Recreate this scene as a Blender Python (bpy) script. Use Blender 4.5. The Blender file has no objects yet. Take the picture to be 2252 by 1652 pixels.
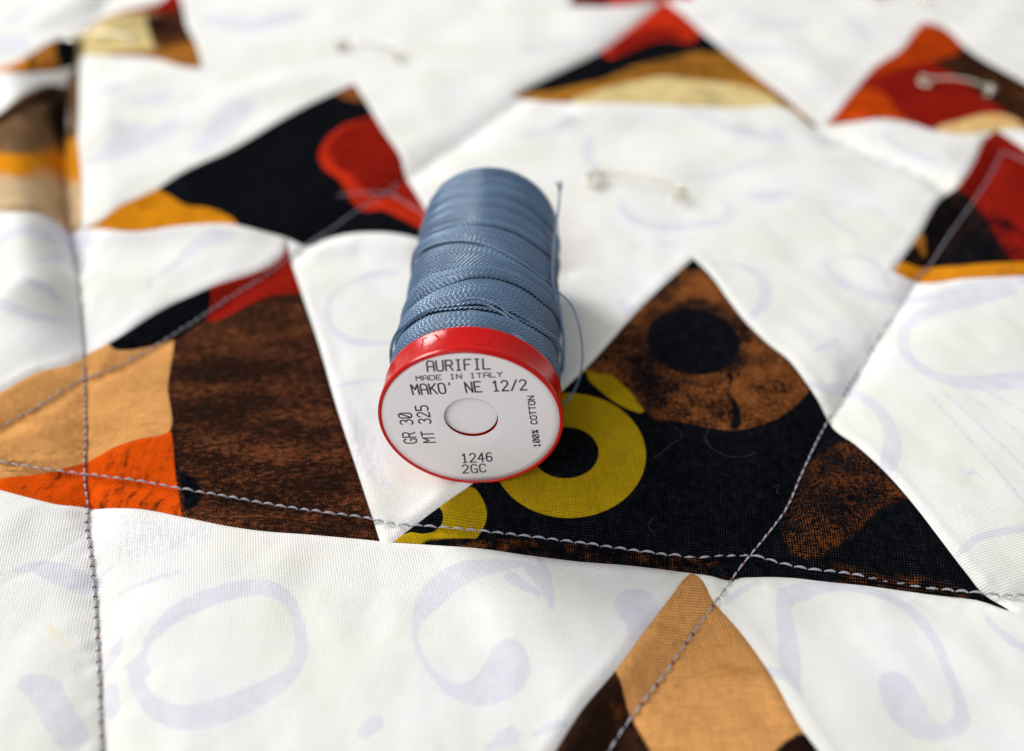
import bpy, math, random
import numpy as np
from mathutils import Vector, Matrix
from mathutils.geometry import delaunay_2d_cdt

random.seed(7); rng = np.random.default_rng(7)
MM = 0.001
scene = bpy.context.scene
col = scene.collection

# ------------------------------------------------------------------ camera
FPX, PITCH, CAMH = 1700.0, math.radians(41.1), 116.3      # focal length in sheet pixels (2252 wide), millimetres
cam_d = bpy.data.cameras.new('camera')
cam = bpy.data.objects.new('camera', cam_d); col.objects.link(cam)
cam_d.sensor_width = 23.6; cam_d.lens = 23.6*FPX/2252
cam.location = (0, 0, CAMH*MM); cam.rotation_euler = (math.pi/2-PITCH, 0, 0)
cam_d.clip_start = 0.005; cam_d.clip_end = 20
cam_d.dof.use_dof = True; cam_d.dof.focus_distance = 0.1425; cam_d.dof.aperture_fstop = 4.0; cam_d.dof.aperture_blades = 0
scene.camera = cam

# ------------------------------------------------------------------ light
world = bpy.data.worlds.new('World'); scene.world = world; world.use_nodes = True
bg = world.node_tree.nodes['Background']; bg.inputs[0].default_value = (0.94, 0.95, 1.0, 1); bg.inputs[1].default_value = 0.34
def area(name, loc, target, sx, sy, power, colour):
    l = bpy.data.lights.new(name, 'AREA'); l.shape = 'RECTANGLE'; l.size = sx; l.size_y = sy; l.energy = power; l.color = colour
    o = bpy.data.objects.new(name, l); col.objects.link(o); o.location = loc
    o.rotation_euler = (Vector(target)-Vector(loc)).to_track_quat('-Z', 'Y').to_euler(); return o
area('window_light', (-1.95, 1.95, 1.5), (0, 0.14, 0), 1.15, 1.25, 100.0, (1.0, 0.985, 0.96))
area('room_fill_light', (-0.9, -1.7, 2.1), (0, 0.12, 0), 2.0, 1.6, 40.0, (1.0, 0.985, 0.97))
scene.view_settings.view_transform = 'Standard'; scene.view_settings.look = 'None'
scene.view_settings.exposure = 0.03; scene.view_settings.gamma = 1.0

# ------------------------------------------------------------------ helpers
CP, SP = math.cos(PITCH), math.sin(PITCH)
def ray(P):
    P = np.asarray(P, float); u = (P[:, 0]-1126)/FPX; v = (826-P[:, 1])/FPX
    return np.stack([u, CP+v*SP, -SP+v*CP], 1)            # world direction, millimetre camera at (0,0,CAMH)
def at_z(P, z):
    d = ray(P); t = (z-CAMH)/d[:, 2]
    return np.stack([d[:, 0]*t, d[:, 1]*t], 1)
def smooth(pts, step=6.0, closed=False):
    """Catmull-Rom through the points, resampled"""
    P = np.asarray(pts, float); n = len(P); out = []
    for i in range(n if closed else n-1):
        p1 = P[i]; p2 = P[(i+1) % n]
        p0 = P[i-1] if (closed or i > 0) else 2*p1-p2
        p3 = P[(i+2) % n] if (closed or i+2 < n) else 2*p2-p1
        L = np.hypot(*(p2-p1)[:2]); m = max(1, int(round(L/step)))
        # centripetal-like damping of tangents on uneven spacing
        d0 = max(np.hypot(*(p1-p0)[:2]), 1e-6); d1 = max(L, 1e-6); d2 = max(np.hypot(*(p3-p2)[:2]), 1e-6)
        t1 = ((p1-p0)/d0*d1+(p2-p1)/d1*d0)/(d0+d1)*d1
        t2 = ((p2-p1)/d1*d2+(p3-p2)/d2*d1)/(d1+d2)*d1
        for k in range(m):
            t = k/m
            out.append((2*t**3-3*t**2+1)*p1+(t**3-2*t**2+t)*t1+(-2*t**3+3*t**2)*p2+(t**3-t**2)*t2)
    if not closed: out.append(P[-1])
    return np.array(out)
def seg_dist(Q, A, B, WA=None, WB=None):
    """min distance of points Q to segments A-B; with widths returns max(width/2 - distance)"""
    out = np.full(len(Q), 1e9)
    for a, b, i in zip(A, B, range(len(A))):
        ab = b-a; L2 = ab@ab+1e-12
        t = np.clip(((Q-a)@ab)/L2, 0, 1)
        d = np.hypot(Q[:, 0]-a[0]-t*ab[0], Q[:, 1]-a[1]-t*ab[1])
        if WA is not None: d = d-(WA[i]+(WB[i]-WA[i])*t)*0.5
        np.minimum(out, d, out)
    return out if WA is None else -out
def poly_sdf(Q, poly):
    d = seg_dist(Q, poly, np.roll(poly, -1, 0)); inside = np.zeros(len(Q), bool)
    for a, b in zip(poly, np.roll(poly, -1, 0)):
        c = ((a[1] > Q[:, 1]) != (b[1] > Q[:, 1]))
        with np.errstate(divide='ignore', invalid='ignore'):
            x = (b[0]-a[0])*(Q[:, 1]-a[1])/(b[1]-a[1])+a[0]
        inside ^= c & (Q[:, 0] < x)
    return np.where(inside, d, -d)
_g = [rng.random((64, 64)) for _ in range(4)]
def vnoise(x, y, k=0):
    g = _g[k]; xi = np.floor(x).astype(int); yi = np.floor(y).astype(int); fx = x-xi; fy = y-yi
    fx = fx*fx*(3-2*fx); fy = fy*fy*(3-2*fy)
    a = g[xi % 64, yi % 64]; b = g[(xi+1) % 64, yi % 64]; c = g[xi % 64, (yi+1) % 64]; d = g[(xi+1) % 64, (yi+1) % 64]
    return (a*(1-fx)+b*fx)*(1-fy)+(c*(1-fx)+d*fx)*fy-0.5
def link(name, me, parent=None, loc=None):
    o = bpy.data.objects.new(name, me); col.objects.link(o)
    if parent: o.parent = parent
    if loc is not None: o.location = loc
    return o
def thing(name, label, cat, loc=(0, 0, 0), group=None):
    o = bpy.data.objects.new(name, None); col.objects.link(o); o.location = loc; o.empty_display_size = 0.01
    o['label'] = label; o['category'] = cat
    if group: o['group'] = group
    return o
def mesh_of(name, V, F, mat=None, shade=True):
    me = bpy.data.meshes.new(name); me.from_pydata([tuple(v) for v in V], [], [tuple(f) for f in F]); me.update()
    if mat: me.materials.append(mat)
    if shade: me.polygons.foreach_set('use_smooth', [True]*len(me.polygons))
    return me

# zooms used when the outlines were measured, all returned in sheet pixels
def Z3(*p): return [(x*.34, y*.34)+tuple(r) for x, y, *r in p]
def Z4(*p): return [(x*.4253, 522.5+y*.4253)+tuple(v*.4253 for v in r) for x, y, *r in p]
def Z5(*p): return [(1126+x*.5, y*.5)+tuple(v*.5 for v in r) for x, y, *r in p]
def Z6(*p): return [(1171+x*.4906, 540.5+y*.4906)+tuple(v*.4906 for v in r) for x, y, *r in p]
def Z7(*p): return [(x*.5, 1081+y*.5)+tuple(v*.5 for v in r) for x, y, *r in p]
def Z8(*p): return [(1126+x*.5, 1126+y*.5)+tuple(v*.5 for v in r) for x, y, *r in p]

# ------------------------------------------------------------------ quilt layout
X0, X1, Y0, Y1 = -350, 2650, -260, 1960
rowA = [(-350,1010),(-120,1045),(0,1075),(64,1092),(128,1107),(183,1113),(196,1116),(242,1115),(298,1116),(404,1135),(510,1156),(566,1164),(680,1173),(834,1187),(865,1190),(950,1196),(1050,1203),(1171,1220),(1269,1232),(1392,1242),(1490,1254),(1521,1258),(1563,1264),(1608,1274),(1627,1269),(1662,1267),(1750,1269),(1809,1276),(1907,1286),(2054,1306),(2152,1318),(2221,1340),(2300,1350),(2650,1380)]
rowB = [(-350,470),(-150,462),(0,464),(51,464),(102,473),(129,490),(153,510),(177,503),(299,507),(408,493),(510,491),(578,507),(629,521),(677,539),(711,526),(751,515),(807,509),(855,510),(912,520),(985,545),(1100,552),(1245,535),(1400,543),(1525,566),(1700,572),(1850,577),(1966,595),(2011,617),(2126,610),(2252,605),(2560,600),(2650,600)]
rowC = [(-350,165),(-60,160),(0,156),(78,158),(129,153),(172,136),(178,121),(204,121),(272,122),(340,127),(401,144),(445,150),(600,160),(778,182),(950,195),(1126,210),(1156,217),(1251,225),(1346,225),(1476,230),(1600,236),(1741,240),(1801,280),(1818,276),(1876,267),(1951,260),(2006,270),(2061,287),(2166,290),(2192,284),(2300,288),(2420,290),(2650,292)]
rowD = [(-350,-60),(0,-50),(385,-32),(900,-25),(1235,-6),(1250,7),(1290,13),(1400,8),(1461,0),(1530,-4),(1750,20),(2036,47),(2252,60),(2650,80)]
rowE = [(-350,1800),(1120,1800),(1880,1800),(2650,1800)]
P1L = Z4((0,800),(180,700),(420,625),(440,610),(570,538),(870,350),(1060,265),(1480,20))
P1L = [(-350,1010),(-150,930)]+P1L+[(629,521)]
P1R = [(629,521)]+Z4((1500,100),(1560,290),(1640,530),(1740,880),(1850,1220))+[(834,1187)]
P2L = [(865,1190),(985,1100),(1040,1062),(1242,854),(1289,808),(1416,668),(1525,566)]
P2R = [(1525,566)]+Z6((800,130),(880,240),(950,330),(1050,430),(1150,510),(1220,600),(1280,690),(1320,770),(1345,810),(1450,890),(1600,1030),(1720,1170),(1850,1340),(1950,1470),(2020,1555))+[(2221,1340)]
P3L = [(177,503)]+Z3((640,1430),(760,1340),(1000,1225),(1200,1100),(1500,960),(1800,780),(2000,670),(2150,600))+[(778,182)]
P3R = [(778,182),(800,215),(845,290),(880,342),(893,390),(911,419),(931,453),(985,545)]
P4L = [(172,136),(153,163),(146,189),(112,185),(51,207),(0,245),(-150,335),(-350,470)]
P4R = [(172,136),(174,190),(173,238),(170,299),(177,374),(180,442),(177,503)]
P5L = [(-60,160),(0,147),(34,136),(75,112),(119,87),(156,80),(190,68),(218,44),(258,26),(323,12),(357,0),(385,-32)]
P5R = [(385,-32),(398,0),(411,58),(432,99),(445,150)]
P6L = [(1126,210),(1226,160),(1316,115),(1400,52),(1461,0)]
P6R = [(1461,0),(1501,30),(1551,75),(1596,112),(1676,175),(1741,225),(1801,280)]
P7L = [(1818,276),(1851,235),(1891,185),(1926,145),(1986,105),(2016,65),(2036,47)]
P7R = [(2036,47),(2076,60),(2126,105),(2252,180),(2420,290)]
P8L = [(1966,595),(2026,510),(2066,440),(2106,410),(2146,350),(2166,305),(2192,284)]
P8R = [(2192,284),(2252,325),(2400,450),(2560,600)]
P9L = [(1521,1258),(1506,1271),(1476,1311),(1426,1376),(1356,1471),(1276,1566),(1221,1652),(1120,1800)]
P9R = [(1521,1258),(1541,1271),(1566,1316),(1626,1386),(1691,1476),(1766,1606),(1801,1652),(1880,1800)]
P10L = [(1250,7),(1310,-100),(1390,-220)]; P10R = [(1390,-220),(1460,-110),(1530,-4)]
diagW = [(196,1116),(191,1166),(150,1200),(100,1238),(0,1286),(-350,1460)]
seams = [rowA, rowB, rowC, rowD, rowE, P1L, P1R, P2L, P2R, P3L, P3R, P4L, P4R, P5L, P5R, P6L, P6R, P7L, P7R, P8L, P8R, P9L, P9R, P10L, P10R, diagW]
seeds = {'P1': (500,900), 'P2': (1600,1100), 'P3': (500,430), 'P4': (60,330), 'P5': (280,80), 'P6': (1450,130), 'P7': (2000,200), 'P8': (2200,450), 'P9': (1550,1500), 'P10': (1390,-80)}

stA = [(-300,960),(-100,998),(0,1018),(100,1035),(187,1046),(300,1060),(400,1078),(500,1095),(600,1113),(700,1128),(800,1141),(870,1155),(950,1161),(1100,1175),(1200,1187),(1300,1200),(1392,1213),(1480,1224),(1540,1227),(1600,1223),(1660,1226),(1720,1243),(1760,1252),(1850,1262),(1950,1279),(2060,1297),(2150,1307),(2200,1313),(2260,1312),(2450,1308)]
stB = [(230,10),(190,60),(172,125),(146,190),(136,300),(135,391),(143,476),(152,510),(165,580),(175,640),(180,700),(184,760),(187,830),(189,900),(190,970),(187,1046),(190,1080),(195,1116),(192,1160),(197,1190),(205,1260),(212,1340),(216,1420),(220,1500),(222,1580),(225,1652),(230,1800)]
stC = [(2205,335),(2170,400),(2130,460),(2080,530),(2040,590),(2010,620),(1980,670),(1930,745),(1880,830),(1819,930),(1790,985),(1760,1050),(1726,1126),(1700,1162),(1656,1216),(1616,1266),(1596,1296),(1566,1336),(1526,1391),(1456,1491),(1391,1576),(1341,1651),(1290,1740),(1250,1800)]
stC2 = [(2205,335),(2260,360),(2400,430)]
stD = [(-200,1035),(-100,990),(0,941),(85,897),(179,839),(225,822),(298,790),(361,752),(446,697),(510,654),(595,601),(642,565),(674,541),(720,512),(790,462),(850,425),(886,398),(1000,320),(1110,245),(1180,190),(1316,115),(1461,0)]
stE = [(743,435),(775,429),(823,427),(858,429),(887,445),(923,469),(985,505),(1100,560),(1245,600)]
crF = [(1801,280),(1876,320),(1976,360),(2051,395),(2080,420),(2130,460)]
crG = [(1541,1271),(1640,1290)]
FLATZ = -1.6
puffs = [(at_z(np.array(l), FLATZ)) for l in (stA, stB, stC, stC2, stD, stE, crF)]
PA = np.concatenate([p[:-1] for p in puffs]); PB = np.concatenate([p[1:] for p in puffs])
# ridges and hollows of the loosely laid quilt: polyline (sheet px), height mm, half-width mm
ridges = [([(40,180),(55,300),(60,420),(80,560),(100,680)], 7.5, 8.5),
          ([(230,200),(240,400),(245,480)], 1.6, 8.0),
          ([(700,560),(800,545),(900,560)], 2.2, 5.5),
          ([(250,530),(420,515),(560,515)], 1.5, 5.0),
          ([(-100,350),(0,600),(60,760)], 2.0, 9.0),
          ([(300,980),(420,960),(560,985),(700,1030)], 0.7, 7.0),
          ([(260,1180),(420,1210),(600,1240)], 0.9, 6.0),
          ([(1640,690),(1760,760),(1850,850)], 1.0, 6.0),
          ([(1880,640),(1960,720)], -0.8, 6.0),
          ([(1700,1320),(1800,1305),(1900,1320)], 1.2, 5.0),
          ([(1300,260),(1500,270),(1600,290)], 2.0, 8.0),
          ([(1160,260),(1230,280)], 2.4, 7.0),
          ([(1900,330),(2050,350)], 1.6, 8.0),
          ([(1400,640),(1300,560)], -0.6, 6.0),
          ([(2050,640),(2250,650)], 1.0, 6.0),
          ([(100,60),(220,-20)], 3.0, 9.0),
          ([(60,190),(180,100),(300,50)], 2.5, 9.0),
          ([(1700,100),(1800,180)], 2.0, 12.0),
          ([(500,230),(620,190)], 1.5, 10.0),
          ([(1240,1500),(1150,1400)], 0.8, 10.0),
          ([(1850,1500),(2000,1450),(2200,1500)], 1.6, 9.0)]
ridges = [(at_z(np.array(l, float), FLATZ), h, s) for l, h, s in ridges]
VC = at_z(np.array([(176,100),(160,150),(146,195),(137,300),(135,391),(143,476),(153,520),(168,590)], float), FLATZ-1.5)
def H0(Q):
    d = seg_dist(Q, PA, PB)
    h = -3.1*np.exp(-(d/5.2)**1.15)
    dv = seg_dist(Q, VC[:-1], VC[1:]); h = h-5.0*np.exp(-(dv/3.6)**1.2)
    for l, a, s in ridges:
        h = h+a*np.exp(-(seg_dist(Q, l[:-1], l[1:])/s)**2)*(1-0.85*np.exp(-(d/2.6)**1.5))
    x, y = Q[:, 0], Q[:, 1]
    far = np.clip((y-120)/120, 0, 1)
    # keep the patch of quilt under the spool flat
    ca = np.clip(1-(np.hypot((x+6)/26, (y-132)/42)), 0, 1); keep = 1-np.clip(ca*3, 0, 1)
    h = h*(0.15+0.85*keep) if True else h
    h = h+keep*(0.8+0.5*far)*vnoise(x/17+9, y/21+4, 0)*1.3+keep*(0.55-0.25*far)*vnoise((x+0.5*y)/5.5, (y-0.4*x)/8.0, 1)
    # little puckers running across the stitched lines
    h = h+0.55*np.exp(-(d/4.5)**2)*vnoise(x/2.1+5, y/2.1+3, 2)+0.10*keep*(1-far)*vnoise(x/2.4, y/3.1, 3)
    return h
def on_quilt(P):
    P = np.asarray(P, float)[:, :2]; z = np.full(len(P), FLATZ)
    for _ in range(9):
        Q = at_z_var(P, z); z = 0.45*z+0.55*H0(Q)
    Q = at_z_var(P, z)
    return np.column_stack([Q, z])
def at_z_var(P, z):
    d = ray(P); t = (z-CAMH)/d[:, 2]
    return np.stack([d[:, 0]*t, d[:, 1]*t], 1)

# ------------------------------------------------------------------ materials
def newmat(name):
    m = bpy.data.materials.new(name); m.use_nodes = True; nt = m.node_tree; nt.nodes.clear()
    return m, nt
class NT:
    def __init__(s, name):
        s.m, s.t = newmat(name); s.N = s.t.nodes; s.L = s.t.links
        s.out = s.N.new('ShaderNodeOutputMaterial'); s.b = s.N.new('ShaderNodeBsdfPrincipled'); s.L.new(s.b.outputs[0], s.out.inputs[0])
        tc = s.N.new('ShaderNodeTexCoord'); s.obj = tc.outputs['Object']; s.uvo = tc.outputs['UV']
    def set(s, inp, v):
        if hasattr(v, 'links') or hasattr(v, 'is_linked'): s.L.new(v, inp)
        else:
            if isinstance(v, (tuple, list)) and len(v) == 3 and len(inp.default_value) == 4: v = tuple(v)+(1,)
            inp.default_value = v
    def math(s, op, a, b=0.0, c=0.0, clamp=False):
        n = s.N.new('ShaderNodeMath'); n.operation = op; n.use_clamp = clamp
        for i, v in enumerate((a, b, c)):
            if i < len(n.inputs): s.set(n.inputs[i], v)
        return n.outputs[0]
    def mix(s, f, a, b, mode='MIX'):
        n = s.N.new('ShaderNodeMix'); n.data_type = 'RGBA'; n.blend_type = mode
        s.set(n.inputs[0], f); s.set(n.inputs[6], a); s.set(n.inputs[7], b); return n.outputs[2]
    def noise(s, scale, detail=3, rough=0.55, stretch=(1, 1, 1), rot=0.0, vec=None):
        mp = s.N.new('ShaderNodeMapping'); s.L.new(vec or s.obj, mp.inputs[0]); mp.inputs['Rotation'].default_value = (0, 0, rot); mp.inputs['Scale'].default_value = stretch
        n = s.N.new('ShaderNodeTexNoise'); s.L.new(mp.outputs[0], n.inputs['Vector']); n.inputs['Scale'].default_value = scale
        n.inputs['Detail'].default_value = detail; n.inputs['Roughness'].default_value = rough; return n.outputs[0]
    def ramp(s, v, lo, hi):
        n = s.N.new('ShaderNodeMapRange'); n.interpolation_type = 'SMOOTHSTEP'; s.set(n.inputs[0], v)
        s.set(n.inputs[1], lo); s.set(n.inputs[2], hi); n.inputs[3].default_value = 0; n.inputs[4].default_value = 1; return n.outputs[0]
    def attr(s, name):
        n = s.N.new('ShaderNodeAttribute'); n.attribute_name = name; return n.outputs['Fac']
    def weave(s, rot, pitch=0.33):
        """plain weave height 0..1, real cloth pitch"""
        mp = s.N.new('ShaderNodeMapping'); s.L.new(s.obj, mp.inputs[0]); mp.inputs['Rotation'].default_value = (0, 0, rot)
        wob = s.noise(260, 2); wob = s.math('MULTIPLY', s.math('SUBTRACT', wob, 0.5), 2.2)
        sp = s.N.new('ShaderNodeSeparateXYZ'); s.L.new(mp.outputs[0], sp.inputs[0])
        k = math.pi/(pitch*MM)
        a = s.math('SINE', s.math('MULTIPLY_ADD', sp.outputs[0], k, wob)); b = s.math('SINE', s.math('MULTIPLY_ADD', sp.outputs[1], k, wob))
        w = s.math('MULTIPLY', a, b)
        slub = s.noise(2200, 2, stretch=(1, 0.14, 1), rot=rot); slub2 = s.noise(2200, 2, stretch=(0.14, 1, 1), rot=rot)
        w = s.math('MULTIPLY_ADD', w, 0.46, 0.5)
        w = s.math('ADD', w, s.math('MULTIPLY', s.math('SUBTRACT', s.math('ADD', slub, slub2), 1.0), 0.45), clamp=True)
        return w
    def finish(s, colour, weave, rough=0.85, bump=0.10, wcol=0.30, sheen=0.0, spec=0.2):
        f = s.math('MULTIPLY_ADD', weave, wcol, 1.0-wcol*0.5)
        v = s.N.new('ShaderNodeVectorMath'); v.operation = 'SCALE'; s.L.new(colour, v.inputs[0]); s.L.new(f, v.inputs['Scale'])
        s.L.new(v.outputs[0], s.b.inputs['Base Color'])
        s.b.inputs['Roughness'].default_value = rough; s.b.inputs['Specular IOR Level'].default_value = spec
        s.b.inputs['Sheen Weight'].default_value = sheen
        bp = s.N.new('ShaderNodeBump'); bp.inputs['Strength'].default_value = 0.9; bp.inputs['Distance'].default_value = bump*MM
        s.L.new(weave, bp.inputs['Height']); s.L.new(bp.outputs[0], s.b.inputs['Normal'])
        return s.m
C = dict(black=(0.0022, 0.0030, 0.0046), brown=(0.018, 0.0085, 0.006), red=(0.25, 0.011, 0.006), dred=(0.13, 0.006, 0.004), bred=(0.52, 0.028, 0.008), orange=(0.74, 0.085, 0.004),
         gold=(0.66, 0.24, 0.008), dgold=(0.36, 0.135, 0.02), taupe=(0.20, 0.115, 0.055), ochre=(0.46, 0.19, 0.022), pink=(0.66, 0.47, 0.27), tan=(0.66, 0.32, 0.105), cream=(0.74, 0.58, 0.26), yellow=(0.40, 0.265, 0.006),
         rust=(0.24, 0.078, 0.020), cinnamon=(0.165, 0.052, 0.020), umber=(0.13, 0.040, 0.010))
def style(s, st, w):
    """colour of one printed area"""
    k = st[0]
    if k == 'solid' and st[1] == 'black':      # worn black print: the white fibres glint through on the weave tops
        return s.mix(s.math('MULTIPLY', s.ramp(w, 0.62, 1.0), s.ramp(s.noise(600, 3), 0.25, 0.75)), C['black'], (0.030, 0.031, 0.034))
    if k == 'solid':
        c = C[st[1]]; d = tuple(v*0.72 for v in c); return s.mix(s.ramp(s.noise(110, 4), 0.35, 0.7), c, d)
    if k == 'mottle':      # dark ground with light broken specks, st: dark, light, lo, hi, stretch, rot, scale
        dk, lt, lo, hi, stv, rot, sc = st[1:8]
        dark = C[dk] if dk != 'black' else s.mix(s.math('MULTIPLY', s.ramp(w, 0.62, 1.0), s.ramp(s.noise(600, 3), 0.25, 0.75)), C['black'], (0.030, 0.030, 0.031))
        n = s.noise(sc, 2.5, 0.6, stretch=stv, rot=rot); n2 = s.noise(min(sc*0.16, 110), 3, 0.6, stretch=stv, rot=rot)
        n = s.math('ADD', n, s.math('MULTIPLY', s.math('SUBTRACT', n2, 0.5), 0.75))
        n = s.math('ADD', n, s.math('MULTIPLY', s.math('SUBTRACT', w, 0.5), 0.36))
        return s.mix(s.ramp(n, lo, hi), dark, C[lt])
    if k == 'streak':      # st: base, darker, amount, stretch, rot
        n = s.noise(160, 5, 0.65, stretch=st[4], rot=st[5]); n2 = s.noise(700, 4, 0.7); n = s.math('ADD', n, s.math('MULTIPLY', s.math('SUBTRACT', n2, 0.5), 0.35))
        m = s.math('MULTIPLY', s.ramp(n, 0.5, 0.72), st[3]); c = C[st[1]]
        c2 = s.mix(s.ramp(s.noise(70, 3), 0.35, 0.65), c, tuple(v*0.82 for v in c)); return s.mix(m, c2, C[st[2]])
def patch_material(name, base, layers, rot):
    s = NT(name); w = s.weave(rot); c = style(s, base, w)
    for i, (poly, st, rag, soft) in enumerate(layers):
        n = s.math('MULTIPLY', s.math('SUBTRACT', s.noise(900 if soft < 0.55 else 240, 5, 0.75), 0.5), rag*(2.0 if soft < 0.55 else 5.5))
        sd = s.math('ADD', s.attr('print_%d' % i), n)
        c = s.mix(s.ramp(sd, -soft, soft), c, style(s, st, w))
    return s.finish(c, w, rough=0.85, wcol=1.15, bump=0.13, spec=0.0, sheen=0.0)

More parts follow.
